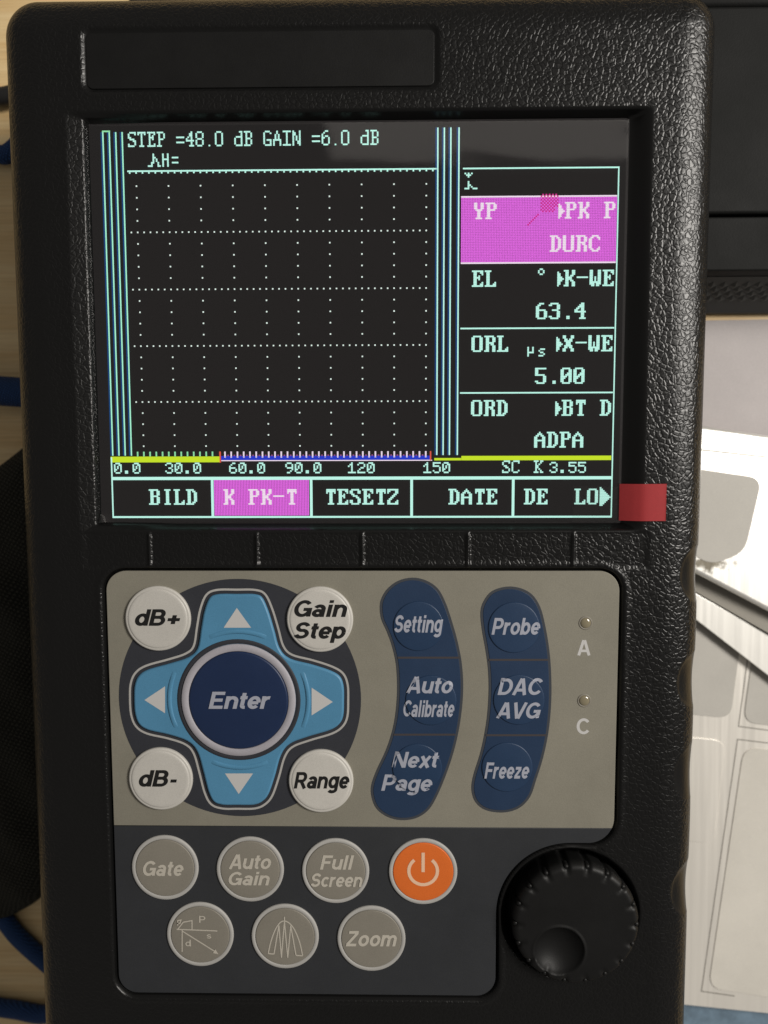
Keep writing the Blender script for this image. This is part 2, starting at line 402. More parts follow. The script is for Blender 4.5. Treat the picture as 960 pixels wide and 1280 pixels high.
M = dict(
    housing=housing_material(), wood=wood_material(),
    smooth_black=plain('smooth_black_plastic', (.006, .006, .006), .5, spec=.3, rvar=.05, bump=.08, bscale=3000),
    beige=plain('beige_polyester', (.236, .222, .180), .5, spec=.3, var=.035, bump=.10, bscale=3500),
    slate=plain('slate_polyester', (.031, .033, .037), .5, spec=.3, var=.05, bump=.10, bscale=3500),
    dark_disc=plain('charcoal_print', (.034, .036, .044), .5, spec=.3, var=.05, bump=.08, bscale=3500),
    navy=plain('navy_polyester', (.017, .038, .085), .45, spec=.35, var=.05, bump=.08, bscale=3500),
    navy_key=plain('navy_key_print', (.018, .042, .094), .4, spec=.4, var=.05, bump=.06, bscale=3500),
    navy_edge=plain('grey_blue_print', (.05, .055, .065), .5, spec=.3),
    divider=plain('brown_grey_print', (.055, .048, .05), .5, spec=.3),
    enter=plain('enter_blue', (.011, .025, .074), .40, spec=.4, var=.04),
    cyan=plain('sky_blue_polyester', (.085, .255, .42), .42, spec=.35, var=.03, bump=.06, bscale=3500),
    white_key=plain('white_key', (.56, .54, .50), .38, spec=.4, var=.02),
    ring=plain('pale_grey_ring', (.43, .42, .40), .42, spec=.35),
    lilac_ring=plain('lilac_ring', (.40, .385, .42), .42, spec=.35),
    taupe=plain('taupe_key', (.235, .217, .182), .42, spec=.35, var=.03, bump=.06, bscale=3500),
    orange=plain('orange_key', (.72, .155, .026), .42, spec=.35, var=.02),
    ink_black=plain('black_ink', (.012, .012, .012), .5, spec=.3), ink_white=plain('white_ink', (.54, .53, .52), .5, spec=.3),
    ink_grey=plain('pale_grey_ink', (.36, .375, .44), .5, spec=.3), ink_taupe=plain('pale_taupe_ink', (.50, .465, .40), .5, spec=.3),
    ink_peach=plain('peach_ink', (.80, .53, .36), .5, spec=.3),
    led=plain('amber_led_lens', (.23, .20, .13), .12, spec=.7, coat=.6),
    lcd=None, red=plain('red_plastic_tab', (.37, .036, .040), .6, spec=.25, var=.04),
    blue=fabric_material('blue_braided_sleeve', (.020, .065, .20), 500, .6, .6),
    cord=plain('black_rubber', (.012, .012, .012), .55), pouch=fabric_material('black_nylon_weave', (.042, .041, .033), 330, 1.0),
    case=plain('dark_grey_case_plastic', (.0085, .0088, .0084), .65, spec=.16, var=.06, bump=.12, bscale=2200),
    case_strip=plain('grey_rubber_strip', (.042, .043, .042), .6, spec=.3, var=.05),
    paper=plain('lilac_grey_paper', (.50, .465, .46), .75, spec=.2, var=.015),
    label=plain('grey_label_film', (.50, .48, .44), .6, spec=.25, var=.015), label2=plain('pale_label_film', (.64, .61, .55), .6, spec=.25, var=.015),
    line=plain('grey_print_line', (.16, .145, .125), .6),
    foil=foil_material('silver_foil', (.90, .86, .79), .40, .08, .45), foil_gloss=foil_material('glossy_foil', (.93, .91, .86), .34, .06, .5),
    steel=foil_material('brushed_steel', (.92, .90, .85), .38, .06, .4), steel_edge=plain('dull_steel_edge', (.33, .31, .27), .6, metal=.2),
    blue_print=plain('blue_grey_print', (.16, .23, .30), .5, var=.35),
    film=film_material('protective_film', .045, 1.5, (.97, .97, .97), .10), tape=film_material('clear_tape', .10, .6, (.97, .97, .965), .05),
)
def lcd_material():
    m, nt, p = new_mat('lcd_panel'); 
    p.inputs['Base Color'].default_value = (.012, .011, .011, 1); p.inputs['Roughness'].default_value = .6; p.inputs['Specular IOR Level'].default_value = .1
    p.inputs['Emission Color'].default_value = (1, .88, .87, 1); p.inputs['Emission Strength'].default_value = .0115
    return m
M['lcd'] = lcd_material()
for i_, k_ in enumerate(('beige', 'slate', 'dark_disc', 'navy', 'navy_key', 'enter', 'cyan', 'white_key', 'taupe', 'orange', 'ring', 'lilac_ring', 'smooth_black', 'red', 'case', 'paper', 'label', 'label2', 'steel_edge')):
    smudge(M[k_], .08 if k_ not in ('smooth_black', 'case') else .25, .05, i_ * .013)
def corroded(m, c, r):
    '''a dark mottled patch of corrosion with its own outline, c in scene metres'''
    nt = m.node_tree; L = nt.links; p = nt.nodes['Principled BSDF']; col = tuple(p.inputs['Base Color'].default_value)
    tc = N(nt, 'ShaderNodeTexCoord'); n = N(nt, 'ShaderNodeTexNoise'); n.inputs['Scale'].default_value = 420; n.inputs['Detail'].default_value = 6; n.inputs['Roughness'].default_value = .7
    L.new(tc.outputs['Object'], n.inputs['Vector'])
    sb = N(nt, 'ShaderNodeVectorMath', operation='SUBTRACT'); L.new(tc.outputs['Object'], sb.inputs[0]); sb.inputs[1].default_value = (*c, 0)
    mp = N(nt, 'ShaderNodeMapping'); mp.inputs['Rotation'].default_value = (0, 0, math.radians(27)); mp.inputs['Scale'].default_value = (1 / r[0], 1 / r[1], 0); L.new(sb.outputs[0], mp.inputs[0])
    ln = N(nt, 'ShaderNodeVectorMath', operation='LENGTH'); L.new(mp.outputs[0], ln.inputs[0])
    ma = N(nt, 'ShaderNodeMapRange'); L.new(ln.outputs['Value'], ma.inputs[0]); ma.inputs['From Min'].default_value = .2; ma.inputs['From Max'].default_value = 1.1; ma.inputs['To Min'].default_value = .20; ma.inputs['To Max'].default_value = -.35
    ad = N(nt, 'ShaderNodeMath', operation='ADD'); L.new(n.outputs[0], ad.inputs[0]); L.new(ma.outputs[0], ad.inputs[1])
    rp = N(nt, 'ShaderNodeValToRGB'); L.new(ad.outputs[0], rp.inputs[0]); e = rp.color_ramp.elements
    e[0].position = .50; e[0].color = col; e[1].position = .68; e[1].color = (.20, .18, .14, 1)
    L.new(rp.outputs[0], p.inputs['Base Color'])
_c = at(885, 704, -41.0); corroded(M['foil_gloss'], ((_c[0] + OX) * S, (_c[1] + OY) * S), (.013, .0042))

# ================================================================== SETTING: the desk
FACE = 3.0                       # grained face of the housing, mm above the display plane
desk = mesh_obj('desk', [(-1150, -1250, -48), (1250, -1250, -48), (1250, 1150, -48), (-1150, 1150, -48),
                         (-1150, -1250, -78), (1250, -1250, -78), (1250, 1150, -78), (-1150, 1150, -78)],
                [(0, 1, 2, 3), (7, 6, 5, 4), (0, 4, 5, 1), (1, 5, 6, 2), (2, 6, 7, 3), (3, 7, 4, 0)], M['wood'])
tag(desk, kind='structure')

# ================================================================== THE FLAW DETECTOR
dev = empty('flaw_detector')
tag(dev, 'black handheld ultrasonic flaw detector with lit screen, membrane keypad and rotary knob', 'flaw detector')

# ---- outlines shared by the housing recesses and the parts set into them
ZP = 2.55                        # top of the keypad overlay
kx0, kx1 = at(138, 900, ZP)[0], at(771.3, 870, ZP)[0]
kyt, kym, kyb = at(450, 713.8, ZP)[1], at(430, 1033.6, ZP)[1], at(400, 1243, ZP)[1]
WC = at(712, 1142, ZP); WR = 92 * mmpx(712, 1142, ZP)          # knob well
def arc_mm(cx, cy, r, a0, a1, n=10): return arc(cx, cy, r, r, a0, a1, n)
rk = 4.6
beige_pl = arc_mm(kx0 + rk, kyt - rk, rk, 180, 90) + arc_mm(kx1 - rk, kyt - rk, rk, 90, 0)
rb = 6.0
wt = WC[1] + WR                                                # top of the well circle
cornerx = kx1 - rb; cornery = wt + rb
conv = arc_mm(cornerx, cornery, rb, 0, -90, 16)                # lower right convex corner
up_conv = [p for p in conv if p[1] > kym + 0.05]; lo_conv = [p for p in conv if p[1] < kym - 0.05]
ang = math.asin(max(-1, min(1, (kym - cornery) / rb)))
xm = cornerx + rb * math.cos(ang)
beige_pl = beige_pl + up_conv + [(xm, kym + .01), (kx0, kym + .01)]
well_arc = arc_mm(WC[0], WC[1], WR, 90, 180, 26)
rl = 4.6
wx = WC[0] - WR
slate_pl = [(kx0, kym - .01), (xm, kym - .01)] + lo_conv + well_arc + arc_mm(wx - rl, kyb + rl, rl, 0, -90) + arc_mm(kx0 + rk, kyb + rk, rk, 270, 180)
full_pl = ccw(beige_pl[:-2] + lo_conv + well_arc + arc_mm(wx - rl, kyb + rl, rl, 0, -90) + arc_mm(kx0 + rk, kyb + rk, rk, 270, 180))

def poly_sdf(X, Y, P):
    d = np.full(X.shape, 1e9); s = np.ones(X.shape)
    n = len(P)
    for i in range(n):
        ax, ay = P[i]; bx, by = P[i - 1]
        ex, ey = bx - ax, by - ay; wx_, wy_ = X - ax, Y - ay
        t = np.clip((wx_ * ex + wy_ * ey) / max(ex * ex + ey * ey, 1e-12), 0, 1)
        d = np.minimum(d, (wx_ - ex * t) ** 2 + (wy_ - ey * t) ** 2)
        c1 = Y >= ay; c2 = Y < by; c3 = ex * wy_ > ey * wx_
        flip = (c1 & c2 & c3) | (~c1 & ~c2 & ~c3)
        s = np.where(flip, -s, s)
    return s * np.sqrt(d)
def rbox(X, Y, x0, x1, y0, y1, r):
    qx = np.abs(X - (x0 + x1) / 2) - (x1 - x0) / 2 + r; qy = np.abs(Y - (y0 + y1) / 2) - (y1 - y0) / 2 + r
    return np.hypot(np.maximum(qx, 0), np.maximum(qy, 0)) + np.minimum(np.maximum(qx, qy), 0) - r
def sstep(a, b, x):
    t = np.clip((x - a) / (b - a), 0, 1); return t * t * (3 - 2 * t)

# silhouette of the housing, taken where its sides are widest (z about -4)
BX0 = at(17.5, 150, -4)[0]; BX1 = at(884, 200, -4)[0]; BYT = at(300, 7, -4)[1]; BYB = -222.0; RC = 8.0
SCR = dict(x0=at(113, 400, 0)[0] + 0.0, x1=at(778, 400, 0)[0], y0=at(450, 653, 0)[1], y1=at(450, 152, 0)[1])
SCR['x0'] = (at(112, 160)[0] + at(127, 650)[0]) / 2; SCR['x1'] = (at(783, 160)[0] + at(773, 650)[0]) / 2
OUT = dict(x0=at(90, 400, FACE)[0], x1=at(811, 400, FACE)[0], y0=at(450, 665, FACE)[1], y1=at(450, 136, FACE)[1])
PLATE = dict(x0=at(105, 75, FACE)[0], x1=at(545, 75, FACE)[0], y0=at(330, 110, FACE)[1], y1=at(330, 35.5, FACE)[1])
ridge_x = [at(x, 688, FACE)[0] for x in (187, 321, 453, 585, 717)]
ry0, ry1 = at(450, 707, FACE)[1], at(450, 668, FACE)[1]
grips_r = [at(868, y, -1)[1] for y in (716, 848, 962, 1106)]
grips_l = []

def dense(L, step):
    e = [0, .02, .06, .12, .2, .32, .48, .68, .9, 1.15, 1.4]
    n = int((L - 2 * e[-1]) / step); mid = list(np.linspace(e[-1], L - e[-1], n))
    return np.array(e[:-1] + mid + [L - q for q in reversed(e[:-1])])
cx_ = dense(BX1 - BX0, 0.34) / (BX1 - BX0); ry_ = dense(BYT - BYB, 0.34)
Yc = BYT - ry_
dT = np.clip(RC - ry_, 0, RC); dB = np.clip(RC - (BYT - BYB - ry_), 0, RC); dC = np.maximum(dT, dB)
insetx = RC - np.sqrt(np.maximum(RC * RC - dC * dC, 0))
wob_r = sum(0.25 * np.exp(-((Yc - g) / 6.0) ** 2) for g in grips_r); wob_l = 0 * Yc
XL = BX0 + insetx + wob_l; XR = BX1 - insetx - wob_r
X = XL[:, None] + (XR - XL)[:, None] * cx_[None, :]; Y = np.repeat(Yc[:, None], len(cx_), 1)
d = -rbox(X, Y, BX0, BX1, BYB, BYT, RC)
d = np.minimum(np.maximum(d, 0), np.minimum(X - XL[:, None], XR[:, None] - X) + np.where((dC > 0)[:, None], 1e3, 0)); d = np.maximum(d, 0)
Z = np.full(X.shape, FACE)
Z -= 1.7 * (1 - sstep(0, 10.5, d)) ** 1.6                       # the face falls away towards the rim
rr = 4.2; t = np.clip(1 - d / rr, 0, 1); Z -= rr * 0.95 * (1 - np.sqrt(np.maximum(1 - t * t, 0)))
grain = np.ones(X.shape)
# finger grips along both long edges
for cxg, ys in ((BX1 - 0.3, grips_r), (BX0 + 0.3, grips_l)):
    for yg in ys:
        e = ((X - cxg) / 5.4) ** 2 + ((Y - yg) / 6.6) ** 2
        Z -= np.where(e < 1, (0.45 if abs(yg - grips_r[2]) < .1 else 0.95) * np.maximum(1 - e, 0) ** 0.6, 0); grain = np.where(e < 1, 0.2, grain)
# nameplate recess
s = rbox(X, Y, PLATE['x0'], PLATE['x1'], PLATE['y0'], PLATE['y1'], 1.6)
k = 1 - sstep(-0.25, 0.9, s); Z -= 0.65 * k; grain *= 1 - k
# screen opening: sloping bezel
tx = np.maximum((SCR['x0'] - X) / (SCR['x0'] - OUT['x0']), (X - SCR['x1']) / (OUT['x1'] - SCR['x1']))
ty = np.maximum((SCR['y0'] - Y) / (SCR['y0'] - OUT['y0']), (Y - SCR['y1']) / (OUT['y1'] - SCR['y1']))
tt = (np.clip(tx, 0, 2) ** 5 + np.clip(ty, 0, 2) ** 5) ** 0.2
wl = 1 - sstep(SCR['x0'] - 1, SCR['x0'] + 18, X)                 # left flank: low wall, then a shallow slope
hp = (1 - wl) * (0.12 * tt + 0.88 * sstep(0.05, 1.0, tt)) + wl * (.66 * sstep(0, .15, tt) + .34 * np.clip((tt - .15) / .85, 0, 1))
Z = np.where(tt < 1, np.minimum(Z, -0.1 + (FACE + 0.1) * hp), Z)
Z = np.where(tt <= 0.02, -0.6, Z)
grain = np.where((tt < 1) & (X > SCR['x0']), 0.06, grain); grain = np.where((tt < 1) & (X <= SCR['x0']), 0.8, grain); 
# five thin moulded ribs under the screen, between shallow soft-key pads
pad = (Y > ry0 - .6) & (Y < ry1 + .6) & (X > OUT['x0'] + 1) & (X < OUT['x1'] + 2)
Z -= 0.28 * np.clip(sstep(ry0 - .9, ry0 - .2, Y) * (1 - sstep(ry1 + .2, ry1 + .9, Y)), 0, 1) * sstep(OUT['x0'], OUT['x0'] + 2, X) * (1 - sstep(OUT['x1'], OUT['x1'] + 2, X))
for rx in ridge_x:
    k = np.exp(-((X - rx) / 0.30) ** 4) * sstep(ry0 - .6, ry0, Y) * (1 - sstep(ry1, ry1 + .6, Y)); Z += 0.75 * k; grain *= 1 - .8 * k
# keypad recess and knob well
sub = (Y < kyt + 3) & (Y > kyb - 3)
rows = np.where(sub.any(1))[0]; sl = slice(rows[0], rows[-1] + 1)
sd = np.full(X.shape, 9.0); sd[sl] = poly_sdf(X[sl], Y[sl], full_pl)
k = 1 - sstep(0.25, 0.95, sd); Z -= 1.5 * k; grain *= 1 - sstep(1.4, .7, sd) if False else np.where(sd < 1.0, 0, 1)
Z += 0.22 * np.exp(-((sd - 1.5) / 0.55) ** 2)                   # soft raised lip round the overlay
rw = np.hypot(X - WC[0], Y - WC[1])
fade = 1 - 0.75 * sstep(0.1, 1.1, (WC[1] - Y) / WR)
kw = (1 - sstep(WR - 3.4, WR - 0.7, rw)) * fade
inw = rw < WR + .5
Z = np.where(inw, np.minimum(Z, FACE) - 4.2 * kw, Z); grain = np.where((rw < WR - .6) & (Y > WC[1] - 6), 0.05, grain)

nr, nc = X.shape
verts = np.stack([X, Y, Z], -1).reshape(-1, 3)
idx = np.arange(nr * nc).reshape(nr, nc)
q = np.stack([idx[:-1, :-1], idx[1:, :-1], idx[1:, 1:], idx[:-1, 1:]], -1).reshape(-1, 4)
# side wall: loop round the rim, several rings down to the desk, slightly drawn in
loop = np.concatenate([idx[0, :], idx[1:, -1], idx[-1, -2::-1], idx[-2:0:-1, 0]])
nl = len(loop); base = verts[loop]
cxm, cym = (BX0 + BX1) / 2, (BYT + BYB) / 2
allv = [verts]; prev = loop; faces_extra = []
off = len(verts)
for zz, sh in ((-9, 0), (-22, .004), (-23, .016), (-25, .016), (-26, .006), (-45, .02), (-47.9, .045)):
    r = base.copy(); r[:, 0] = cxm + (r[:, 0] - cxm) * (1 - sh); r[:, 1] = cym + (r[:, 1] - cym) * (1 - sh); r[:, 2] = zz
    allv.append(r); cur = np.arange(off, off + nl); off += nl
    faces_extra.append(np.stack([prev, np.roll(prev, -1), np.roll(cur, -1), cur], -1)); prev = cur
allv = np.concatenate(allv); quads = np.concatenate([q] + faces_extra)
allv = (allv + np.array([OX, OY, OZ])) * S
me = bpy.data.meshes.new('housing')
me.vertices.add(len(allv)); me.vertices.foreach_set('co', allv.astype(np.float32).ravel())
me.loops.add(len(quads) * 4); me.loops.foreach_set('vertex_index', quads.astype(np.int32).ravel())
me.polygons.add(len(quads)); me.polygons.foreach_set('loop_start', np.arange(0, len(quads) * 4, 4, dtype=np.int32))
try: me.polygons.foreach_set('loop_total', np.full(len(quads), 4, np.int32))
except Exception: pass
me.update(calc_edges=True); me.validate()
me.polygons.foreach_set('use_smooth', [True] * len(me.polygons))
ga = me.attributes.new('grain', 'FLOAT', 'POINT')
gv = np.zeros(len(me.vertices), np.float32); gv[:nr * nc] = grain.ravel(); gv[nr * nc:] = .6
ga.data.foreach_set('value', gv)
me.materials.append(M['housing'])
housing = bpy.data.objects.new('housing', me); C.objects.link(housing); housing.parent = dev

# blank nameplate in its recess
def rrect(x0, x1, y0, y1, r, n=6):
    return arc_mm(x1 - r, y1 - r, r, 0, 90, n) + arc_mm(x0 + r, y1 - r, r, 90, 180, n) + arc_mm(x0 + r, y0 + r, r, 180, 270, n) + arc_mm(x1 - r, y0 + r, r, 270, 360, n)
slab('nameplate', rrect(PLATE['x0'] + .35, PLATE['x1'] - .35, PLATE['y0'] + .35, PLATE['y1'] - .35, 1.3), 1.8, 2.6, M['smooth_black'], dev, .1)

# ---- strap lug on the lower left edge
lug = empty('strap_lug'); lug.parent = dev
for (lx, ly, lr) in ((67, 1216, 1.7), (72, 1243, 1.6)):
    c = at(lx, ly, -9)
    v = []; f = []
    nn, mm = 16, 10
    for i in range(mm + 1):
        a = math.pi * i / mm - math.pi / 2
        for j in range(nn):
            b = 2 * math.pi * j / nn
            v.append((c[0] + .4 + lr * 1.5 * math.cos(a) * math.cos(b), c[1] + lr * math.cos(a) * math.sin(b), -11 + lr * 2.2 * math.sin(a)))
    for i in range(mm):
        for j in range(nn):
            k2 = (j + 1) % nn; f.append((i * nn + j, i * nn + k2, (i + 1) * nn + k2, (i + 1) * nn + j))
    mesh_obj('lug_post', v, f, M['smooth_black'], lug, True)

# ---- display ------------------------------------------------------------
display = slab('display', rrect(SCR['x0'] - .6, SCR['x1'] + .6, SCR['y0'] - .4, SCR['y1'] + .4, .5), -2.0, 0.0, M['lcd'], dev, .1)
PX = 0.36
E_ = dict(cy=emit('lcd_cyan', (.56, 1.0, .87)), w=emit('lcd_white', (.95, .80, .93)), mg=emit('lcd_magenta', (.84, .155, .84)), dot=emit('lcd_dot', (.80, .92, .85)),
          ye=emit('lcd_yellow', (.60, .80, .02)), bl=emit('lcd_blue', (.015, .04, .60)), rd=emit('lcd_red', (.75, .10, .06)), lt=emit('lcd_sea_green', (.42, .98, .70)), tick=emit('lcd_dim_red', (.30, .08, .22)), pk=emit('lcd_pink', (.70, .03, .30)),
          edge=emit('lcd_fringe', (.006, .055, .19)), gr=emit('lcd_green', (.30, .80, .42)))
VGA = {'A': '10386CC6C6FEC6C6C6C6', 'B': 'FC6666667C66666666FC', 'C': '3C66C2C0C0C0C0C2663C', 'D': 'F86C6666666666666CF8', 'E': 'FE6662687868606266FE',
       'I': '3C18181818181818183C', 'K': 'E666666C78786C6666E6', 'L': 'F06060606060606266FE', 'O': '7CC6C6C6C6C6C6C6C67C', 'P': 'FC6666667C60606060F0',
       'R': 'FC6666667C6C666666E6', 'S': '7CC6C660380C06C6C67C', 'T': '7E7E5A1818181818183C', 'U': 'C6C6C6C6C6C6C6C6C67C', 'W': 'C6C6C6C6D6D6D6FEEE6C',
       'X': 'C6C66C7C38387C6CC6C6', 'Y': '666666663C181818183C', 'Z': 'FEC6860C183060C2C6FE', '0': '7CC6C6CEDEF6E6C6C67C', '3': '7CC606063C060606C67C',
       '4': '0C1C3C6CCCFE0C0C0C1E', '5': 'FEC0C0C0FC060606C67C', '6': '3860C0C0FCC6C6C6C67C', '.': '00000000000000001818', '-': '00000000FE0000000000', ' ': '0' * 20}
SM9 = {'S': '.####,#...#,#....,##...,.###.,...##,....#,#...#,####.', 'T': '#####,#.#.#,..#..,..#..,..#..,..#..,..#..,..#..,.###.', 'E': '#####,.#..#,.#.#.,.###.,.#.#.,.#...,.#...,.#..#,#####',
       'P': '####.,.#..#,.#..#,.#..#,.###.,.#...,.#...,.#...,###..', 'G': '.###.,#...#,#....,#....,#....,#.###,#...#,#...#,.####', 'A': '..#..,..#..,.#.#.,.#.#.,.#.#.,#####,#...#,#...#,#...#',
       'I': '#####,..#..,..#..,..#..,..#..,..#..,..#..,..#..,#####', 'N': '#...#,##..#,##..#,#.#.#,#.#.#,#.#.#,#..##,#..##,#...#', 'd': '...##,....#,....#,.####,#...#,#...#,#...#,#...#,.####',
       'B': '####.,.#..#,.#..#,.#..#,.###.,.#..#,.#..#,.#..#,####.', '=': '.....,.....,.....,#####,.....,.....,#####,.....,.....', '4': '...#.,..##.,..##.,.#.#.,#..#.,#####,...#.,...#.,..###',
       '8': '.###.,#...#,#...#,#...#,.###.,#...#,#...#,#...#,.###.', '0': '.###.,#...#,#...#,#...#,#...#,#...#,#...#,#...#,.###.', '6': '..##.,.#...,#....,#.##.,##..#,#...#,#...#,#...#,.###.',
       '.': '.....,.....,.....,.....,.....,.....,.....,.....,..#..', ' ': '.....'}
SM7 = {'0': '.###.,#..##,#.#.#,#.#.#,##..#,#...#,.###.', '1': '..#..,.##..,#.#..,..#..,..#..,..#..,#####', '2': '.###.,#...#,....#,..##.,.#...,#....,#####', '3': '.###.,#...#,....#,..##.,....#,#...#,.###.',
       '5': '#####,#....,####.,....#,....#,#...#,.###.', '6': '..##.,.#...,#....,####.,#...#,#...#,.###.', '9': '.###.,#...#,#...#,.####,....#,...#.,.##..', '.': '.....,.....,.....,.....,.....,.##..,.##..', ' ': '.....'}
SC8 = {'S': '.####,#...#,#....,.##..,..##.,....#,#...#,####.', 'C': '.####,#...#,#....,#....,#....,#....,#...#,.###.', 'K': '###.##,.#..#.,.#.#..,.##...,.##...,.#.#..,.#..#.,###.##'}
LAM = '....#...,...#....,..##....,..##....,..#.#...,..#.#..#,.##..#.#,##...##.'
def put(px, rows, u, v):
    for j, r in enumerate(rows.split(',')):
        for i, ch in enumerate(r):
            if ch == '#': px.add((u + i, v + j))
def vga(px, text, u, v):
    for k, ch in enumerate(text):
        h = VGA[ch]
        for j in range(10):
            b = int(h[2 * j:2 * j + 2], 16)
            for i in range(8):
                if b & (128 >> i): px.add((u + 8 * k + i, v + j))
def small(px, text, u, v, font, pitch=6):
    for k, ch in enumerate(text): put(px, font[ch], u + pitch * k, v)
def runs(px):
    out = []; byrow = {}
    for u, v in px: byrow.setdefault(v, []).append(u)
    for v, us in byrow.items():
        us.sort(); a = b = us[0]
        for u in us[1:]:
            if u == b + 1: b = u
            else: out.append((a, b, v)); a = b = u
        out.append((a, b, v))
    return out
def pixels(name, px, mat, z=0.03, split=False, gx=.0, gy=.03, label=None):
    vs = []; fs = []
    it = [(u, u, v) for u, v in px] if split else runs(px)
    for a, b, v in it:
        x0 = (a - 22 - .5 + gx) * PX; x1 = (b - 22 + .5 - gx) * PX; y1 = -(v - 28 - .5 + gy) * PX; y0 = -(v - 28 + .5 - gy) * PX
        k = len(vs); vs += [(x0, y0, z), (x1, y0, z), (x1, y1, z), (x0, y1, z)]; fs.append((k, k + 1, k + 2, k + 3))
    o = mesh_obj(name, vs, fs, mat, display); tag(o, label, kind='stuff'); return o
def rect(px, u0, u1, v0, v1):
    for u in range(u0, u1 + 1):
        for v in range(v0, v1 + 1): px.add((u, v))
def string(draw, text, u, v, mat='cy', name='readout_text', *a):
    px = set(); draw(px, text, u, v, *a)
    return px
def pxrect_obj(name, u0, u1, v0, v1, mat, z=.03):        # exact rectangle in display pixels
    x0 = (u0 - 22) * PX; x1 = (u1 - 22) * PX; y1 = -(v0 - 28) * PX; y0 = -(v1 - 28) * PX
    return mesh_obj(name, [(x0, y0, z), (x1, y0, z), (x1, y1, z), (x0, y1, z)], [(0, 1, 2, 3)], mat, display)
# top read-out
px = set(); small(px, 'STEP =48.0 dB GAIN =6.0 dB', 18, 3, SM9, 6.0 and 6); pixels('readout_text', px, E_['cy'])
px = set(); put(px, '...#....,...#....,...##...,...#.#..,...#.#..,..##..#.,..#...#.,###...##', 30, 16); put(px, '#..#,#..#,#..#,####,#..#,#..#,#..#,#..#', 39, 16)
put(px, '####,....,....,####', 45, 18); pixels('readout_text', px, E_['cy'])
# echo window
px = set(); rect(px, 17, 208, 26, 26)
for u in range(18, 208, 4): px.add((u, 27))
pixels('graticule_top_line', px, E_['cy'], label='bright ticked line above the dotted graticule')
px = set()
for i in range(10):
    for v in range(28, 203, 7):
        if (v - 28) % 35 and v < 200: px.add((22 + 20 * i, v))
for v in (63, 98, 133, 168):
    for u in range(18, 206, 4): px.add((u, v))
pixels('graticule_dots', px, E_['dot'], gx=.05, gy=.05)
for us, v0 in (((2, 6, 10, 14), 3), ((209, 213, 217, 222), 2)):
    for i, u in enumerate(us):
        pxrect_obj('gate_line', u - .42, u + .42, v0 - .5, 202, E_['lt'] if u < 20 else E_['cy'])
        pxrect_obj('gate_line_fringe', u - 1.45, u - .5, v0 - .5, 202, E_['edge'])
px = set(); rect(px, 2, 6, 2, 2); pixels('gate_line_cap', px, E_['gr'])
# scale
pxrect_obj('scale_bar', .5, 70.5, 202.6, 206.3, E_['ye'])
px = set()
for u in range(18, 70, 4): rect(px, u, u, 200, 202)
pixels('scale_ticks', px, E_['gr'])
pxrect_obj('scale_bar', 71.5, 204.5, 202.4, 204.9, E_['bl']); pxrect_obj('scale_base_line', 71.5, 206, 205.0, 205.6, E_['w'])
px = set()
for u in range(74, 206, 4): rect(px, u, u, 200, 202); px.add((u, 203))
pixels('scale_ticks', px, E_['w'])
px = set()
for u in range(76, 204, 4): px.add((u, 202))
pixels('scale_ticks', px, E_['tick'])
pxrect_obj('gate_marker', 70.3, 71.4, 199.5, 206.5, E_['rd']); pxrect_obj('gate_marker', 204.6, 205.5, 199.5, 205.5, E_['rd'])
pxrect_obj('scale_bar', 207.4, 224.5, 203.9, 205.4, E_['ye'])
pxrect_obj('scale_bar', 224.6, 319.4, 202.6, 205.4, E_['ye'])
for txt, u in (('0.0', 3), ('30.0', 36), ('60.0', 77), ('90.0', 113), ('120', 153), ('150', 201)):
    px = set(); small(px, txt, u, 207, SM7); pixels('scale_number', px, E_['cy'])
px = set(); put(px, SC8['S'], 251, 206); put(px, SC8['C'], 257, 206); pixels('readout_text', px, E_['cy'])
px = set(); put(px, SC8['K'], 271, 206); small(px, '3.55', 281, 207, SM7); pixels('readout_text', px, E_['cy'])
# menu column
def cell_text(items, mat='cy'):
    px = set()
    for kind, txt, u, v in items:
        if kind == 'v': vga(px, txt, u, v)
        else: put(px, txt, u, v)
    pixels('menu_text', px, E_[mat], z=.06)
ARW = '#...,##..,##..,###.,####,###.,##..,##..,#...'
pixset = set(); rect(pixset, 225, 320, 26, 26); pixels('menu_line', pixset, E_['cy'])
pixset = set(); rect(pixset, 224, 319, 43, 43); pixels('menu_line', pixset, E_['w'], z=.04)
for v, c in ((83, 'w'), (123, 'cy'), (163, 'cy')):
    pixset = set(); rect(pixset, 224, 319, v, v); pixels('menu_line', pixset, E_[c], z=.04)
pxrect_obj('menu_frame_line', 319.7, 320.5, 25.5, 242, E_['cy'], .05)
px = set(); rect(px, 224, 319, 44, 82)
pixels('menu_highlight', px, E_['mg'], .035, True, .055, .055, 'magenta highlight of the selected menu cell')
px = set()
for v in range(42, 53):
    for u in range(273, 284):
        if (u + v) % 2 == 0 and (u + 2 < 284 or v < 50): px.add((u, v))
for k in range(7): px.add((271 - k // 1, 54 + k))
pixels('pointer_mark', px, E_['pk'], .05)
cell_text([('p', '#.#.#...,.###....,..#.....', 226, 29), ('p', '..#.....,..#.....,..##....,..#.#...,###..###', 226, 34)])
cell_text([('v', 'YP', 231, 47), ('p', ARW, 284, 48), ('v', 'PK P'[:4], 288, 47), ('v', 'DURC', 279, 67)], 'w')
cell_text([('v', 'EL', 231, 88), ('p', '.##.,#..#,#..#,.##.', 272, 87), ('p', ARW, 284, 89), ('v', 'K-WE', 288, 88), ('v', '63.4', 271, 108)])
cell_text([('v', 'ORL', 231, 128), ('p', '#..#.,#..#.,#..#.,####.,#....,#....', 266, 135), ('p', '.###,#...,.##.,...#,###.', 273, 136), ('p', ARW, 284, 129), ('v', 'X-WE', 288, 128), ('v', '5.00', 271, 148)])
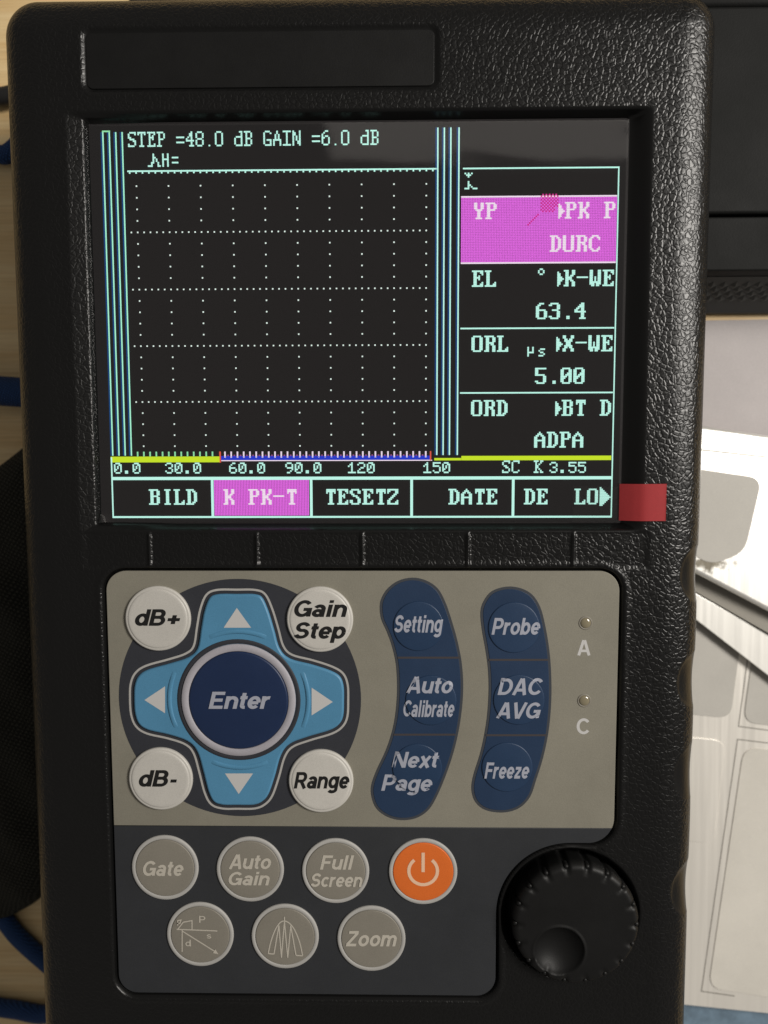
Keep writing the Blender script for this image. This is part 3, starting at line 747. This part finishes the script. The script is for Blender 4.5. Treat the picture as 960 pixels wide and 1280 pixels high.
cell_text([('v', 'ORD', 231, 168), ('p', ARW, 284, 169), ('v', 'BT D', 288, 168), ('v', 'ADPA', 271, 188)])
# soft-key row
pxrect_obj('menu_frame_line', 1, 320.4, 215.6, 217.6, E_['cy'], .04); pxrect_obj('menu_frame_line', 1, 320.4, 240.8, 242, E_['cy'], .04)
pxrect_obj('menu_frame_line', .6, 1.5, 203, 242, E_['cy'], .05)
for u in (64.6, 128.0, 192.2, 256.8): pxrect_obj('menu_frame_line', u, u + 1.7, 217, 241, E_['cy'], .045)
px = set(); rect(px, 67, 127, 218, 240); pixels('menu_highlight', px, E_['mg'], .035, True, .09, .02, 'magenta highlight of the selected soft key')
for txt, u, c in (('BILD', 25, 'cy'), ('K PK-T', 73, 'w'), ('TESETZ', 138, 'cy'), ('DATE', 217, 'cy'), ('DE', 265, 'cy'), ('LO', 297, 'cy')):
    cell_text([('v', txt, u, 224)], c)
cell_text([('p', '#......,##.....,###....,####...,#####..,######.,#######,######.,#####..,####...,###....,##.....', 313, 223)])

# ---- protective film with its red pull tab --------------------------------
fx0, fx1, fy0, fy1 = SCR['x0'] - .1, SCR['x1'] + .3, SCR['y0'] + .1, SCR['y1'] - .3
nx, ny = 90, 70; v = []; f = []
for j in range(ny + 1):
    for i in range(nx + 1):
        u, w = i / nx, j / ny
        x = fx0 + (fx1 - fx0) * u; y = fy0 + (fy1 - fy0) * w
        top = fy1 - y
        z = .30 + .10 * math.exp(-top / 4) * (.5 + .5 * math.sin(u * 5 + .6)) + .03 * math.sin(u * 15 + 3 * w) * math.exp(-top / 9)
        z += 1.3 * math.exp(-((x - fx0) ** 2 + (y - fy0) ** 2) / 2.2)      # the lower left corner lifts
        z += .06 * math.exp(-((x - fx1) ** 2 + (y - fy1) ** 2) / 5)
        v.append((x, y, z))
for j in range(ny):
    for i in range(nx):
        a = j * (nx + 1) + i; f.append((a, a + 1, a + nx + 2, a + nx + 1))
film = mesh_obj('protective_film', v, f, M['film'], dev, True)
tx0, tx1 = at(773, 628, .5)[0], at(832, 628, 3.1)[0]; ty0, ty1 = at(800, 651, 2)[1], at(800, 605, 2)[1]
def sheet_path(name, path, y0, y1, th, mat, parent, skew=0.0):
    v = []; f = []; n = len(path)
    for x, z in path:
        q = (x - path[0][0]) * skew
        v += [(x, y0 + q, z), (x, y1 + q, z), (x, y1 + q, z + th), (x, y0 + q, z + th)]
    for i in range(n - 1):
        a = 4 * i; b = a + 4
        f += [(a + 3, b + 3, b + 2, a + 2), (a, a + 1, b + 1, b), (a, b, b + 3, a + 3), (a + 1, a + 2, b + 2, b + 1)]
    f += [(0, 3, 2, 1), (4 * n - 4, 4 * n - 3, 4 * n - 2, 4 * n - 1)]
    return mesh_obj(name, v, f, mat, parent)
tab = sheet_path('pull_tab', catmull([(tx0, 1.0), (tx0 + 1.5, 1.8), (tx0 + 3.2, 2.6), (tx0 + 5, 3.2), (tx0 + 7.5, 3.38), (tx0 + 9.5, 3.42), (tx1, 3.5)], 6, False), ty0, ty1, .16, M['red'], film, .01)
tag(tab, 'red plastic tab at the lower right corner of the screen film')
tp0 = at(716, 630, .6)[0]
sheet_path('clear_tape', [(tp0, .5), ((tp0 + tx0) / 2, .52), (tx0 + .6, .75)], at(745, 653, .5)[1], at(745, 608, .5)[1], .05, M['tape'], film)

# ---- keypad ---------------------------------------------------------------
slab('upper_keypad_panel', beige_pl, 1.2, ZP, M['beige'], dev, .12)
slab('lower_keypad_panel', slate_pl, 1.2, ZP, M['slate'], dev, .12)
Z1 = ZP + .05
def A1(x, y): return (130 + x / 2.909, 710 + y / 2.909)     # survey crops
def A2(x, y): return (450 + x / 2.909, 710 + y / 2.909)
def A3(x, y): return (130 + x / 2.909, 1020 + y / 2.909)
def A4(x, y): return (440 + x / 4.364, 1020 + y / 4.364)
def leg(fn, text, x0, x1, yt, yb, z, mat, parent, **k):
    a = fn(x0, yt); b = fn(x1, yb); return legend(text, a[0], b[0], a[1], b[1], z, mat, parent, **k)
def P(fn, pts, z): return [at(*fn(*p), z) for p in pts]

# direction cluster
dc = at(299.6, 873.8, Z1); drad = 151.3 * mmpx(300, 874, Z1)
lathe('cluster_disc', dc, [(drad, ZP - .05), (drad, Z1), (0, Z1)], M['dark_disc'], dev, 120, False)
cross_px = [(350, 150), (372, 98), (410, 80), (482, 79), (550, 80), (586, 96), (612, 150), (634, 222), (652, 284), (684, 316), (760, 336), (832, 360), (870, 385), (886, 425), (888, 482), (885, 540), (868, 576), (830, 602),
            (745, 628), (684, 652), (656, 690), (636, 760), (612, 828), (585, 860), (548, 875), (486, 876), (430, 875), (390, 860), (366, 818), (346, 742), (326, 675), (296, 642), (232, 620), (155, 602), (116, 576), (98, 532), (94, 470), (97, 420), (114, 382), (152, 356), (236, 332), (296, 312), (326, 284), (338, 215)]
cross = ccw(catmull(P(A1, cross_px, Z1 + .1), 5))
sc = mmpx(300, 874, Z1)
v2, f2 = strip(cross, 2.6 * sc, True)
mesh_obj('cluster_outline', [(x, y, Z1 + .02) for x, y in v2], [tuple(reversed(q)) for q in f2], M['ring'], dev)
pad_o = inset(cross, 5.2 * sc)
dpad = slab('direction_pad', pad_o, Z1 + .01, Z1 + .55, M['cyan'], dev, .5)
zt = Z1 + .56
# raised key tops of the pad and their arrows
ec = at(*A1(490, 480), zt)
for k, (tri, a0) in enumerate(((((483, 145), (435, 217), (535, 217)), 90), (((147, 480), (222, 430), (222, 528)), 180), (((490, 822), (440, 747), (542, 747)), 270), (((832, 487), (755, 435), (755, 536)), 0))):
    w_ = 19.0
    r1 = 90 * sc
    tri_mm = P(A1, tri, zt)
    # low moulded rib at the inner side of each arrow
    rib = arc_mm(ec[0], ec[1], 86.5 * sc, a0 - w_ * 1.28, a0 + w_ * 1.28, 18)
    vv = []; ff = []; nsec = 7
    for i, (x, y) in enumerate(rib):
        a = math.atan2(y - ec[1], x - ec[0]); e = math.sin(math.pi * i / (len(rib) - 1)) ** .35 if 0 < i < len(rib) - 1 else 0
        for s_ in range(nsec):
            b = math.pi * s_ / (nsec - 1); rr_ = 86.5 * sc + .55 * math.cos(b)
            vv.append((ec[0] + rr_ * math.cos(a), ec[1] + rr_ * math.sin(a), zt - .03 + .30 * math.sin(b) * e))
    for i in range(len(rib) - 1):
        for s_ in range(nsec - 1):
            a = i * nsec + s_; ff.append((a, a + nsec, a + nsec + 1, a + 1))
    ro = mesh_obj('key_rib', vv, ff, M['cyan'], dpad, True); fix_normals(ro)
    flat_poly('arrow', tri_mm, zt + .02, M['ink_white'], dpad)
# enter key
r_w, r_i, r_d = 71.0 * sc, 62.0 * sc, 77.0 * sc
ek = disc_key('enter_key', ec, r_i, Z1, Z1 + 1.15, M['enter'], dev, .28, .5)
ring_flat('key_ring', ec, r_w, r_i + .02, Z1, Z1 + 1.0, M['lilac_ring'], ek)
ring_flat('key_gap', ec, r_d, r_w + .02, Z1, Z1 + .66, M['dark_disc'], ek)
leg(A1, 'Enter', 380, 607, 450, 512, Z1 + 1.48, M['ink_grey'], ek)
# white corner keys
for (cx, cy, r, texts) in ((196, 184, 118, [('dB+', 113, 278, 150, 210)]), (785, 187, 119, [('Gain', 692, 885, 117, 178), ('Step', 692, 880, 197, 257)]),
                           (206, 767, 117, [('dB-', 127, 266, 735, 795)]), (789, 775, 118, [('Range', 690, 893, 742, 802)])):
    c = at(*A1(cx, cy), Z1 + .5); kz = Z1 + .75
    ky = disc_key('round_key', c, r / 2.909 * sc, ZP - .05, kz, M['white_key'], dev, .06, .42)
    lathe('key_groove', c, [((r - 10) / 2.909 * sc, kz - .02), ((r - 12) / 2.909 * sc, kz + .10), ((r - 17) / 2.909 * sc, kz + .16), ((r - 24) / 2.909 * sc, kz + .16), (0, kz + .17)], M['white_key'], ky, 72)
    for t_, x0, x1, yt, yb in texts: leg(A1, t_, x0, x1, yt, yb, kz + .19, M['ink_black'], ky, t=.19)
# two curved key strips
S1 = [(72, 140), (77, 185), (96, 228), (115, 280), (130, 345), (135, 420), (132, 500), (120, 580), (95, 660), (60, 735), (41, 790), (42, 832), (60, 875), (100, 905), (150, 917), (203, 910), (246, 883), (276, 838), (310, 760), (341, 668), (363, 570), (375, 460), (372, 360), (356, 270), (332, 185), (310, 122), (283, 74), (240, 45), (190, 35), (140, 46), (101, 74), (79, 108)]
S2 = [(438, 160), (443, 222), (455, 290), (465, 362), (468, 440), (463, 530), (451, 610), (435, 680), (413, 750), (405, 800), (416, 845), (446, 875), (490, 888), (540, 887), (585, 869), (620, 830), (641, 770), (666, 690), (685, 600), (695, 500), (696, 400), (689, 300), (673, 205), (655, 140), (625, 95), (580, 72), (530, 68), (480, 84), (451, 118)]
def key_strip(pts, divs, keys):
    o = ccw(catmull(P(A2, pts, Z1), 4))
    st = slab('key_strip', o, ZP - .05, Z1 + .02, M['navy_edge'], dev, .04)
    body = slab('strip_face', inset(o, 3.2 * sc), Z1 - .02, Z1 + .10, M['navy'], st, .08)
    for x0, x1, y in divs:
        ribbons('divider', [P(A2, [(x0, y), (x1, y)], Z1 + .1)], 2.6 * sc, Z1 + .115, M['divider'], st)
    for cx, cy, r, texts in keys:
        c = at(*A2(cx, cy), Z1 + .3)
        ky = disc_key('round_key', c, r / 2.909 * sc, Z1 + .05, Z1 + .36, M['navy_key'], dev, .12, .26)
        def zf(x, y, c=c, rk_=r / 2.909 * sc):
            q = math.hypot(x - c[0], y - c[1])
            if q > rk_ + .2: return Z1 + .105
            if q > rk_: return Z1 + .105 + .30 * (rk_ + .2 - q) / .2
            if q > rk_ - .3: return Z1 + .405
            return Z1 + .36 + .12 * (1 - (q / (rk_ - .26)) ** 2) + .01
        for t_, x0, x1, yt, yb in texts: leg(A2, t_, x0, x1, yt, yb, Z1 + .3, M['ink_grey'], ky, t=.175, zf=zf)
key_strip(S1, ((137, 362, 326), (122, 346, 606)), ((212, 212, 90, [('Setting', 125, 302, 171, 234)]), (258, 482, 92, [('Auto', 168, 338, 396, 455), ('Calibrate', 158, 343, 480, 541)]), (208, 728, 90, [('Next', 115, 288, 668, 725), ('Page', 77, 263, 752, 811)])))
key_strip(S2, ((468, 684, 334), (458, 678, 608)), ((560, 217, 92, [('Probe', 478, 655, 181, 242)]), (578, 480, 92, [('DAC', 500, 665, 401, 461), ('AVG', 495, 657, 488, 547)]), (535, 725, 92, [('Freeze', 452, 615, 706, 765)])))
# indicator lamps and their letters
for (lx, ly, ch, bx) in ((820, 200, 'A', (790, 838, 262, 318)), (815, 482, 'C', (787, 833, 546, 605))):
    c = at(*A2(lx, ly), ZP)
    lo = lathe('indicator_lamp', c, [(1.6, ZP - .2), (1.6, ZP + .02), (1.42, ZP + .20), (1.25, ZP + .08), (1.2, ZP + .06)], M['taupe'], dev, 32)
    lathe('lens', c, [(1.24, ZP + .02)] + [(1.22 * math.cos(a), ZP + .03 + .42 * math.sin(a)) for a in (0, .3, .6, .9, 1.2, 1.4)] + [(0, ZP + .45)], M['led'], lo, 32)
    leg(A2, ch, *bx, ZP + .02, M['ink_white'], lo, slant=0.0, t=.165)
# lower round keys
lower = (((206.0, 1085.3), 41.6, 'taupe', [('Gate', 142, 290, 163, 218)]), ((312.5, 1087.4), 42, 'taupe', [('Auto', 453, 608, 140, 193), ('Gain', 453, 603, 203, 252)]),
         ((419.4, 1089.4), 42, 'taupe', [('Full', 785, 910, 143, 195), ('Screen', 752, 940, 208, 258)]), ((528.9, 1090.1), 42.8, 'orange', []),
         ((250.0, 1168.8), 41.6, 'taupe', []), ((356.2, 1171.3), 42, 'taupe', []), ((464.2, 1174.0), 42.6, 'taupe', [('Zoom', 879, 1065, 418, 474)]))
for i, (c_px, r, mt, texts) in enumerate(lower):
    z = Z1 + .5; c = at(*c_px, z); s2 = mmpx(*c_px, z)
    rg = r * s2; ri = (r - 5.0) * s2
    ky = disc_key('round_key', c, ri, ZP - .05, z, M[mt], dev, .10, .22)
    ring_flat('key_ring', c, rg, ri + .01, ZP - .05, z - .12, M['ring'], ky)
    zl = z + .13
    for t_, x0, x1, yt, yb in texts: leg(A3, t_, x0, x1, yt, yb, zl, M['ink_taupe'], ky, t=.175)
    if i == 3:
        cc = at(*A4(388, 300), zl); R_ = 78 / 4.364 * s2
        ribbons('power_symbol', [arc_mm(cc[0], cc[1], R_, 128, 412, 36), P(A4, [(388, 200), (388, 306)], zl)], 18 / 4.364 * s2, zl, M['ink_peach'], ky)
    if i == 4:
        ribbons('beam_path_symbol', [P(A3, [(264, 412), (412, 418)], zl), P(A3, [(284, 414), (284, 494)], zl), P(A3, [(284, 418), (402, 492)], zl), P(A3, [(268, 412), (288, 386), (320, 380), (320, 412)], zl), P(A3, [(268, 398), (268, 380), (280, 378), (276, 390), (266, 390)], zl)], 1.5 * s2, zl, M['ink_taupe'], ky)
        flat_poly('arrow_head', P(A3, [(416, 502), (396, 498), (405, 484)], zl), zl + .04, M['ink_taupe'], ky)
        leg(A3, 'P', 346, 369, 363, 388, zl, M['ink_taupe'], ky, slant=0, t=.13); leg(A3, 's', 374, 390, 424, 446, zl, M['ink_taupe'], ky, slant=0, t=.13); leg(A3, 'd', 296, 316, 450, 474, zl, M['ink_taupe'], ky, slant=0, t=.13)
    if i == 5:
        arch = catmull([(597, 500), (606, 460), (622, 415), (640, 388), (656, 382), (674, 390), (694, 416), (712, 462), (722, 508)], 5, False)
        ribbons('echo_envelope_symbol', [P(A3, arch, zl), *[P(A3, [a, b], zl) for a, b in zip([(597, 500), (618, 502), (636, 398), (645, 515), (656, 384), (668, 515), (679, 398), (698, 506)], [(618, 502), (636, 398), (645, 515), (656, 384), (668, 515), (679, 398), (698, 506), (722, 508)])], P(A3, [(656, 366), (656, 382)], zl)], 1.5 * s2, zl, M['ink_taupe'], ky)

# ---- rotary knob ----------------------------------------------------------
KZ = 6.6
kc = at(720.5, 1157, KZ); KR = 80 * mmpx(720, 1157, KZ)
dimp = at(699, 1189, KZ); DR = 31.5 * mmpx(699, 1189, KZ)
rad = [(KR * .97, -1.4), (KR * .985, 2), (KR, KZ - 2.2), (KR * .995, KZ - 1.2), (KR * .975, KZ - .55), (KR * .95, KZ - .2), (KR * .925, KZ - .02), (KR * .9, KZ + .03)]
nr_in = 46
prof = rad + [(KR * .9 * (1 - (k + 1) / nr_in), KZ + .03) for k in range(nr_in)]
NA = 324; v = []; f = []
for r, z in prof:
    for i in range(NA):
        a = 2 * math.pi * i / NA
        g = math.cos(18 * a); notch = max(0, g) ** 2.2
        q = r
        if r > KR * .86:
            wgt = min(1, (r - KR * .86) / (KR * .10)); q = r - 0.6 * notch * wgt
        x = kc[0] + q * math.cos(a); y = kc[1] + q * math.sin(a); zz = z
        if r > KR * .80: zz = z - .35 * notch * min(1, max(0, (r - KR * .80) / (KR * .1)))
        e = math.hypot(x - dimp[0], y - dimp[1]) / DR
        if z > KZ - .05 and e < 1.12:
            zz -= 2.6 * max(0, 1 - e * e) ** .8
            zz += .16 * math.exp(-((e - 1.02) / .07) ** 2)
        v.append((x, y, zz))
for k in range(len(prof) - 1):
    for i in range(NA):
        j = (i + 1) % NA
        f.append((k * NA + i, k * NA + j, (k + 1) * NA + j, (k + 1) * NA + i))
knob = mesh_obj('rotary_knob', v, f, M['smooth_black'], dev, True)
for i in range(18):                                              # a bead in every notch of the rim
    a = 2 * math.pi * i / 18; c = (kc[0] + (KR - .75) * math.cos(a), kc[1] + (KR - .75) * math.sin(a))
    lathe('bead', c, [(.62, KZ - 2.4), (.62, KZ - 1.0), (.56, KZ - .75), (.4, KZ - .52), (.2, KZ - .42), (0, KZ - .4)], M['smooth_black'], knob, 14)

# ================================================================== THINGS AROUND IT
ZD = -48.0
# ---- blue braided cable, lying in loops to the left of the detector
zc = ZD + 2.7
gapx = BX0 - 6.0
def L_(px, py, z=zc): p = at(px, py, z); return (p[0], p[1], z)
blue = tube('blue_cable', [(gapx - 2, at(10, 150, zc)[1] + 6, zc), L_(14, 190), L_(-25, 191), L_(-95, 240), L_(-120, 350), L_(-70, 455), L_(-10, 488), L_(30, 490), (gapx - 3, at(40, 540, zc)[1], zc), (gapx + 1, at(40, 700, zc)[1], zc), (gapx, at(40, 1000, zc)[1], zc),
            (gapx - 2, at(40, 1190, zc)[1], zc), L_(70, 1262), L_(20, 1262), L_(-40, 1246), L_(-95, 1190), L_(-60, 1120), L_(-8, 1137), L_(24, 1172), L_(62, 1206), (gapx - 1.5, at(60, 1236, zc + 5)[1], zc + 5.2)], 2.6, M['blue'])
tag(blue, 'dark blue braided cable looping out on the left of the detector', 'cable')
boot = tube('connector_boot', [L_(-40, 487, ZD + 4.6), L_(-12, 488, ZD + 4.6), L_(20, 490, ZD + 4.6), L_(36, 491, ZD + 4.6)], 4.2, M['blue'], blue, 20)
# ---- black cable entering from the left and running behind the top edge
zb = ZD + 2.6
bc = tube('black_cable', [L_(-260, 100, zb), L_(-120, 112, zb), L_(-30, 119, zb), L_(14, 119, zb), (gapx + 1, at(10, 90, zb)[1], zb), (gapx + 2, BYT - 4, zb), (BX0 + 4, BYT + 6, zb), (at(120, 0, zb)[0] + 6, BYT + 10.5, zb), (at(180, 0, zb)[0], at(180, 3, zb)[1], zb), L_(300, -3, zb), L_(600, -6, zb), L_(830, -8, zb), L_(880, -40, zb), L_(885, -140, zb)], 2.5, M['cord'])
tag(bc, 'black cable leaving the upper left side of the detector across the wood', 'cable')
# ---- black nylon pouch
pc = at(-170, 865, -40); pr = gapx - 4
hw = pr - at(-380, 865, -40)[0]; cxp = pr - hw / 2; yt_, yb_ = at(0, 520, -38)[1], at(0, 1172, -40)[1]
cyp = (yt_ + yb_) / 2; hh = yt_ - yb_
v = []; f = []; nu, nv = 110, 150
rng = np.random.RandomState(3)
for j in range(nv + 1):
    for i in range(nu + 1):
        u = -1 + 2 * i / nu; w = -1 + 2 * j / nv
        # squarish soft outline
        ex = 8 if w > 0 else 4; k = (abs(u) ** ex + abs(w) ** ex) ** (1 / ex)
        m_ = max(abs(u), abs(w)); sc_ = m_ / k if k > 1e-6 else 1
        x = cxp + u * sc_ * hw / 2; y = cyp + w * sc_ * hh / 2
        h = (1 - m_ ** 5) ** .5
        wr = .9 * math.sin(x * .31 + 1.3 * math.sin(y * .09)) * math.sin(y * .17 + .8 * math.sin(x * .13)) + .5 * math.sin((x * .7 + y * .5) * .55)
        wr += 1.1 * math.exp(-(((x - pr + 4) - .35 * (y - yt_ + 18)) / 1.6) ** 2) * math.exp(-((y - yt_ + 14) / 12) ** 2)
        v.append((x, y + (36 * ((u + 1) / 2) ** 4 - 31) * max(0, w) ** 3, ZD + .3 + (14.5 + wr * 1.3) * h))
for j in range(nv):
    for i in range(nu):
        a = j * (nu + 1) + i; f.append((a, a + 1, a + nu + 2, a + nu + 1))
pouch = mesh_obj('fabric_pouch', v, f, M['pouch'], None, True)
tag(pouch, 'black woven nylon pouch lying against the left side of the detector', 'pouch')
# ---- dark grey hard case, upper right
case = empty('hard_case', W((190, 60, ZD))[:3]); tag(case, 'dark grey hard plastic case at the upper right of the detector', 'case')
case_inv = case.matrix_world.copy()
def child(o, parent):
    o.parent = parent; o.matrix_parent_inverse = Matrix.Translation(parent.location).inverted(); return o
zt_ = -24.0
cx0 = at(872, 200, zt_)[0] - 3.0; cx1 = cx0 + 190
yf = at(920, 391, ZD + 3)[1]; y_strip_t = at(920, 346, -30)[1]; y_g2 = at(920, 340, zt_)[1]; y_g1 = at(920, 270, zt_)[1]; y_top = at(920, 7, zt_)[1]
child(slab('lid', rrect(cx0, cx1, y_g1 + .55, y_top, 2.5), ZD + 2, zt_, M['case'], None, .8), case)
child(slab('front_panel', rrect(cx0, cx1, y_g2 + .3, y_g1 - .1, 1.0), ZD + 2, zt_ - .1, M['case'], None, .5), case)
child(slab('back_edge', rrect(cx0, cx1, y_top + .7, y_top + 60, 2.0), ZD + 2, zt_ - 1.5, M['case'], None, 1.2), case)
child(mesh_obj('base', [(cx0 - .5, yf, ZD + .05), (cx1, yf, ZD + .05), (cx1, y_top + 58, ZD + .05), (cx0 - .5, y_top + 58, ZD + .05), (cx0 - .5, yf, ZD + 3), (cx1, yf, ZD + 3), (cx1, y_strip_t, -30), (cx0 - .5, y_strip_t, -30), (cx1, y_top + 58, -30), (cx0 - .5, y_top + 58, -30)],
      [(0, 3, 2, 1), (0, 1, 5, 4), (4, 5, 6, 7), (7, 6, 8, 9), (1, 2, 8, 6, 5), (0, 4, 7, 9, 3), (2, 3, 9, 8)], M['case_strip']), case)
# diamond knurls on the sloping front
sl_dir = Vector((0, yf - y_strip_t, ZD + 3 + 30)); sl_len = sl_dir.length; sl_dir.normalize(); sl_n = Vector((0, sl_dir.z, -sl_dir.y)); 
if sl_n.z < 0: sl_n = -sl_n
kme = bpy.data.meshes.new('knurl'); a_, b_ = 1.45, 1.7
kv = [Vector((-a_, 0, 0)), tuple(sl_dir * b_), Vector((a_, 0, 0)), tuple(-sl_dir * b_), tuple(sl_n * .5)]
kme.from_pydata([tuple(c * S for c in q) for q in kv], [], [(0, 1, 4), (1, 2, 4), (2, 3, 4), (3, 0, 4)]); kme.update(); kme.materials.append(M['case_strip'])
origin = Vector((cx0, y_strip_t, -30))
for row in range(4):
    for i in range(16):
        p = origin + sl_dir * (sl_len * .22 + row * 1.75 * (sl_len / 9.5 if sl_len < 9.5 else 1.15)) + Vector((2 + i * 3.05 + (row % 2) * 1.52, 0, 0)) + sl_n * .02
        o = bpy.data.objects.new('knurl', kme); C.objects.link(o); o.location = W(p); child(o, case)
def lean(o, ax, ay, x0, y0):
    for v_ in o.data.vertices:
        v_.co.z += (v_.co.x / S - OX - x0) * S * ax + (v_.co.y / S - OY - y0) * S * ay
    o.data.update(); return o
# ---- sheets on the right
def sheet(name, px_pts, z, th, mat, label, cat, group=None, bev=.05):
    o = slab(name, [at(x, y, z) for x, y in px_pts], z - th, z, mat, None, bev); tag(o, label, cat, group); return o
sheet('paper_sheet', [(845, 401), (1180, 396), (1180, 700), (840, 700)], ZD + .35, .2, M['paper'], 'plain lilac grey paper sheet just below the dark case', 'paper')
# silver sheet of blank labels (grid turned about eight degrees)
zs = ZD + .75
lab = empty('label_sheet', W((150, -170, ZD))); tag(lab, 'silver foil sheet carrying blank grey labels, right of the keypad', 'label sheet')
child(slab('backing', [at(x, y, zs) for x, y in ((835, 700), (1240, 760), (1180, 1290), (965, 1258), (850, 1243), (800, 1236))], zs - .25, zs, M['foil'], None, .05), lab)
def rpoly(pts, r, n=6):
    out = []; Np = len(pts)
    for i in range(Np):
        p0, p1, p2 = Vector(pts[i - 1]), Vector(pts[i]), Vector(pts[(i + 1) % Np])
        a = (p0 - p1).normalized(); b = (p2 - p1).normalized()
        s0 = p1 + a * r; s1 = p1 + b * r
        for k in range(n + 1):
            t_ = k / n; out.append(tuple((1 - t_) ** 2 * s0 + 2 * t_ * (1 - t_) * p1 + t_ ** 2 * s1))
    return out
zl_ = zs + .22
def label_piece(name, pts, r, mat): return child(slab(name, rpoly([at(x, y, zl_) for x, y in pts], r), zs - .02, zl_, M[mat], None, .08), lab)
label_piece('label', [(800, 745), (932, 763), (912, 897), (800, 884)], 4.0, 'label')
label_piece('label', [(945, 790), (1120, 815), (1100, 925), (928, 902)], 4.0, 'label')
label_piece('label', [(928, 932), (1110, 956), (1068, 1258), (879, 1224)], 4.5, 'label2')
label_piece('label', [(790, 912), (905, 924), (888, 1050), (775, 1035)], 4.0, 'foil')
def line_piece(pts): child(ribbons('cut_line', [[at(x, y, zl_) for x, y in pts]], .28, zs + .03, M['line'], None), lab)
line_piece([(940, 790), (922, 907), (1100, 933)]); line_piece([(1100, 947), (920.5, 923), (870.5, 1228), (912, 1235)])
for o_ in [c_ for c_ in lab.children]: lean(o_, -.045, -.035, at(960, 1000, zs)[0], at(960, 1000, zs)[1] - 30); o_.data.transform(Matrix.Translation((0, 0, .0022)))
# small steel stud showing beside the housing
studp = at(861.5, 957, zs)
st = lathe('stud', studp, [(2.2, zs), (2.2, zs + 1.0), (1.9, zs + 1.5), (1.2, zs + 1.8), (0, zs + 1.9)], M['steel_edge'], None, 24); tag(st, 'small round metal stud beside the right edge of the detector', 'stud')
# glossy silver tray with one rounded pocket; it leans a little towards the lamp
zt2 = -41.0
tray = empty('foil_tray', W((165, -85, ZD))); tag(tray, 'glossy silver tray with a rounded grey pocket, below the lilac paper', 'tray')
tcx, tcy = at(915, 620, zt2); TA = (-.075, -.055)
outer_px = [(820, 524), (1150, 570), (1150, 862), (960, 764), (868, 716), (790, 676)]
child(lean(slab('tray_body', [at(x, y, zt2) for x, y in outer_px], ZD + 5, zt2, M['foil_gloss'], None, 1.2), *TA, tcx, tcy), tray)
child(lean(slab('pocket_liner', rpoly([at(x, y, zt2 + .2) for x, y in ((800, 576), (955, 598), (930, 690), (885, 706), (800, 650))], 4.0), zt2 - .5, zt2 + .15, M['label'], None, .1), *TA, tcx, tcy), tray)
child(lean(ribbons('rim_line', [[at(x, y, zt2) for x, y in ((820, 556), (1150, 592))]], .5, zt2 + .04, M['label'], None), *TA, tcx, tcy), tray)
# steel strip crossing under the tray edge
zs3 = -44.0
bar = empty('steel_strip', W((165, -105, ZD))); tag(bar, 'steel strip with a dull and a bright band, diagonal beneath the silver tray', 'metal strip')
child(slab('strip_body', [at(x, y, zs3) for x, y in ((760, 640), (1060, 800), (1060, 848), (760, 678))], ZD + 1.6, zs3, M['steel_edge'], None, .15), bar)
bcx, bcy = at(915, 790, zs3 - .4)
child(lean(slab('strip_lip', [at(x, y, zs3 - .4) for x, y in ((760, 680), (1060, 849), (1060, 921), (760, 690))], ZD + 2.6, zs3 - .4, M['steel'], None, .15), -.06, -.04, bcx, bcy), bar)
# blue printed sheet under the bottom of the label sheet
sheet('blue_sheet', [(790, 1226), (1200, 1268), (1200, 1420), (790, 1330)], ZD + .3, .2, M['blue_print'], 'blue grey printed sheet at the lower right corner', 'sheet')
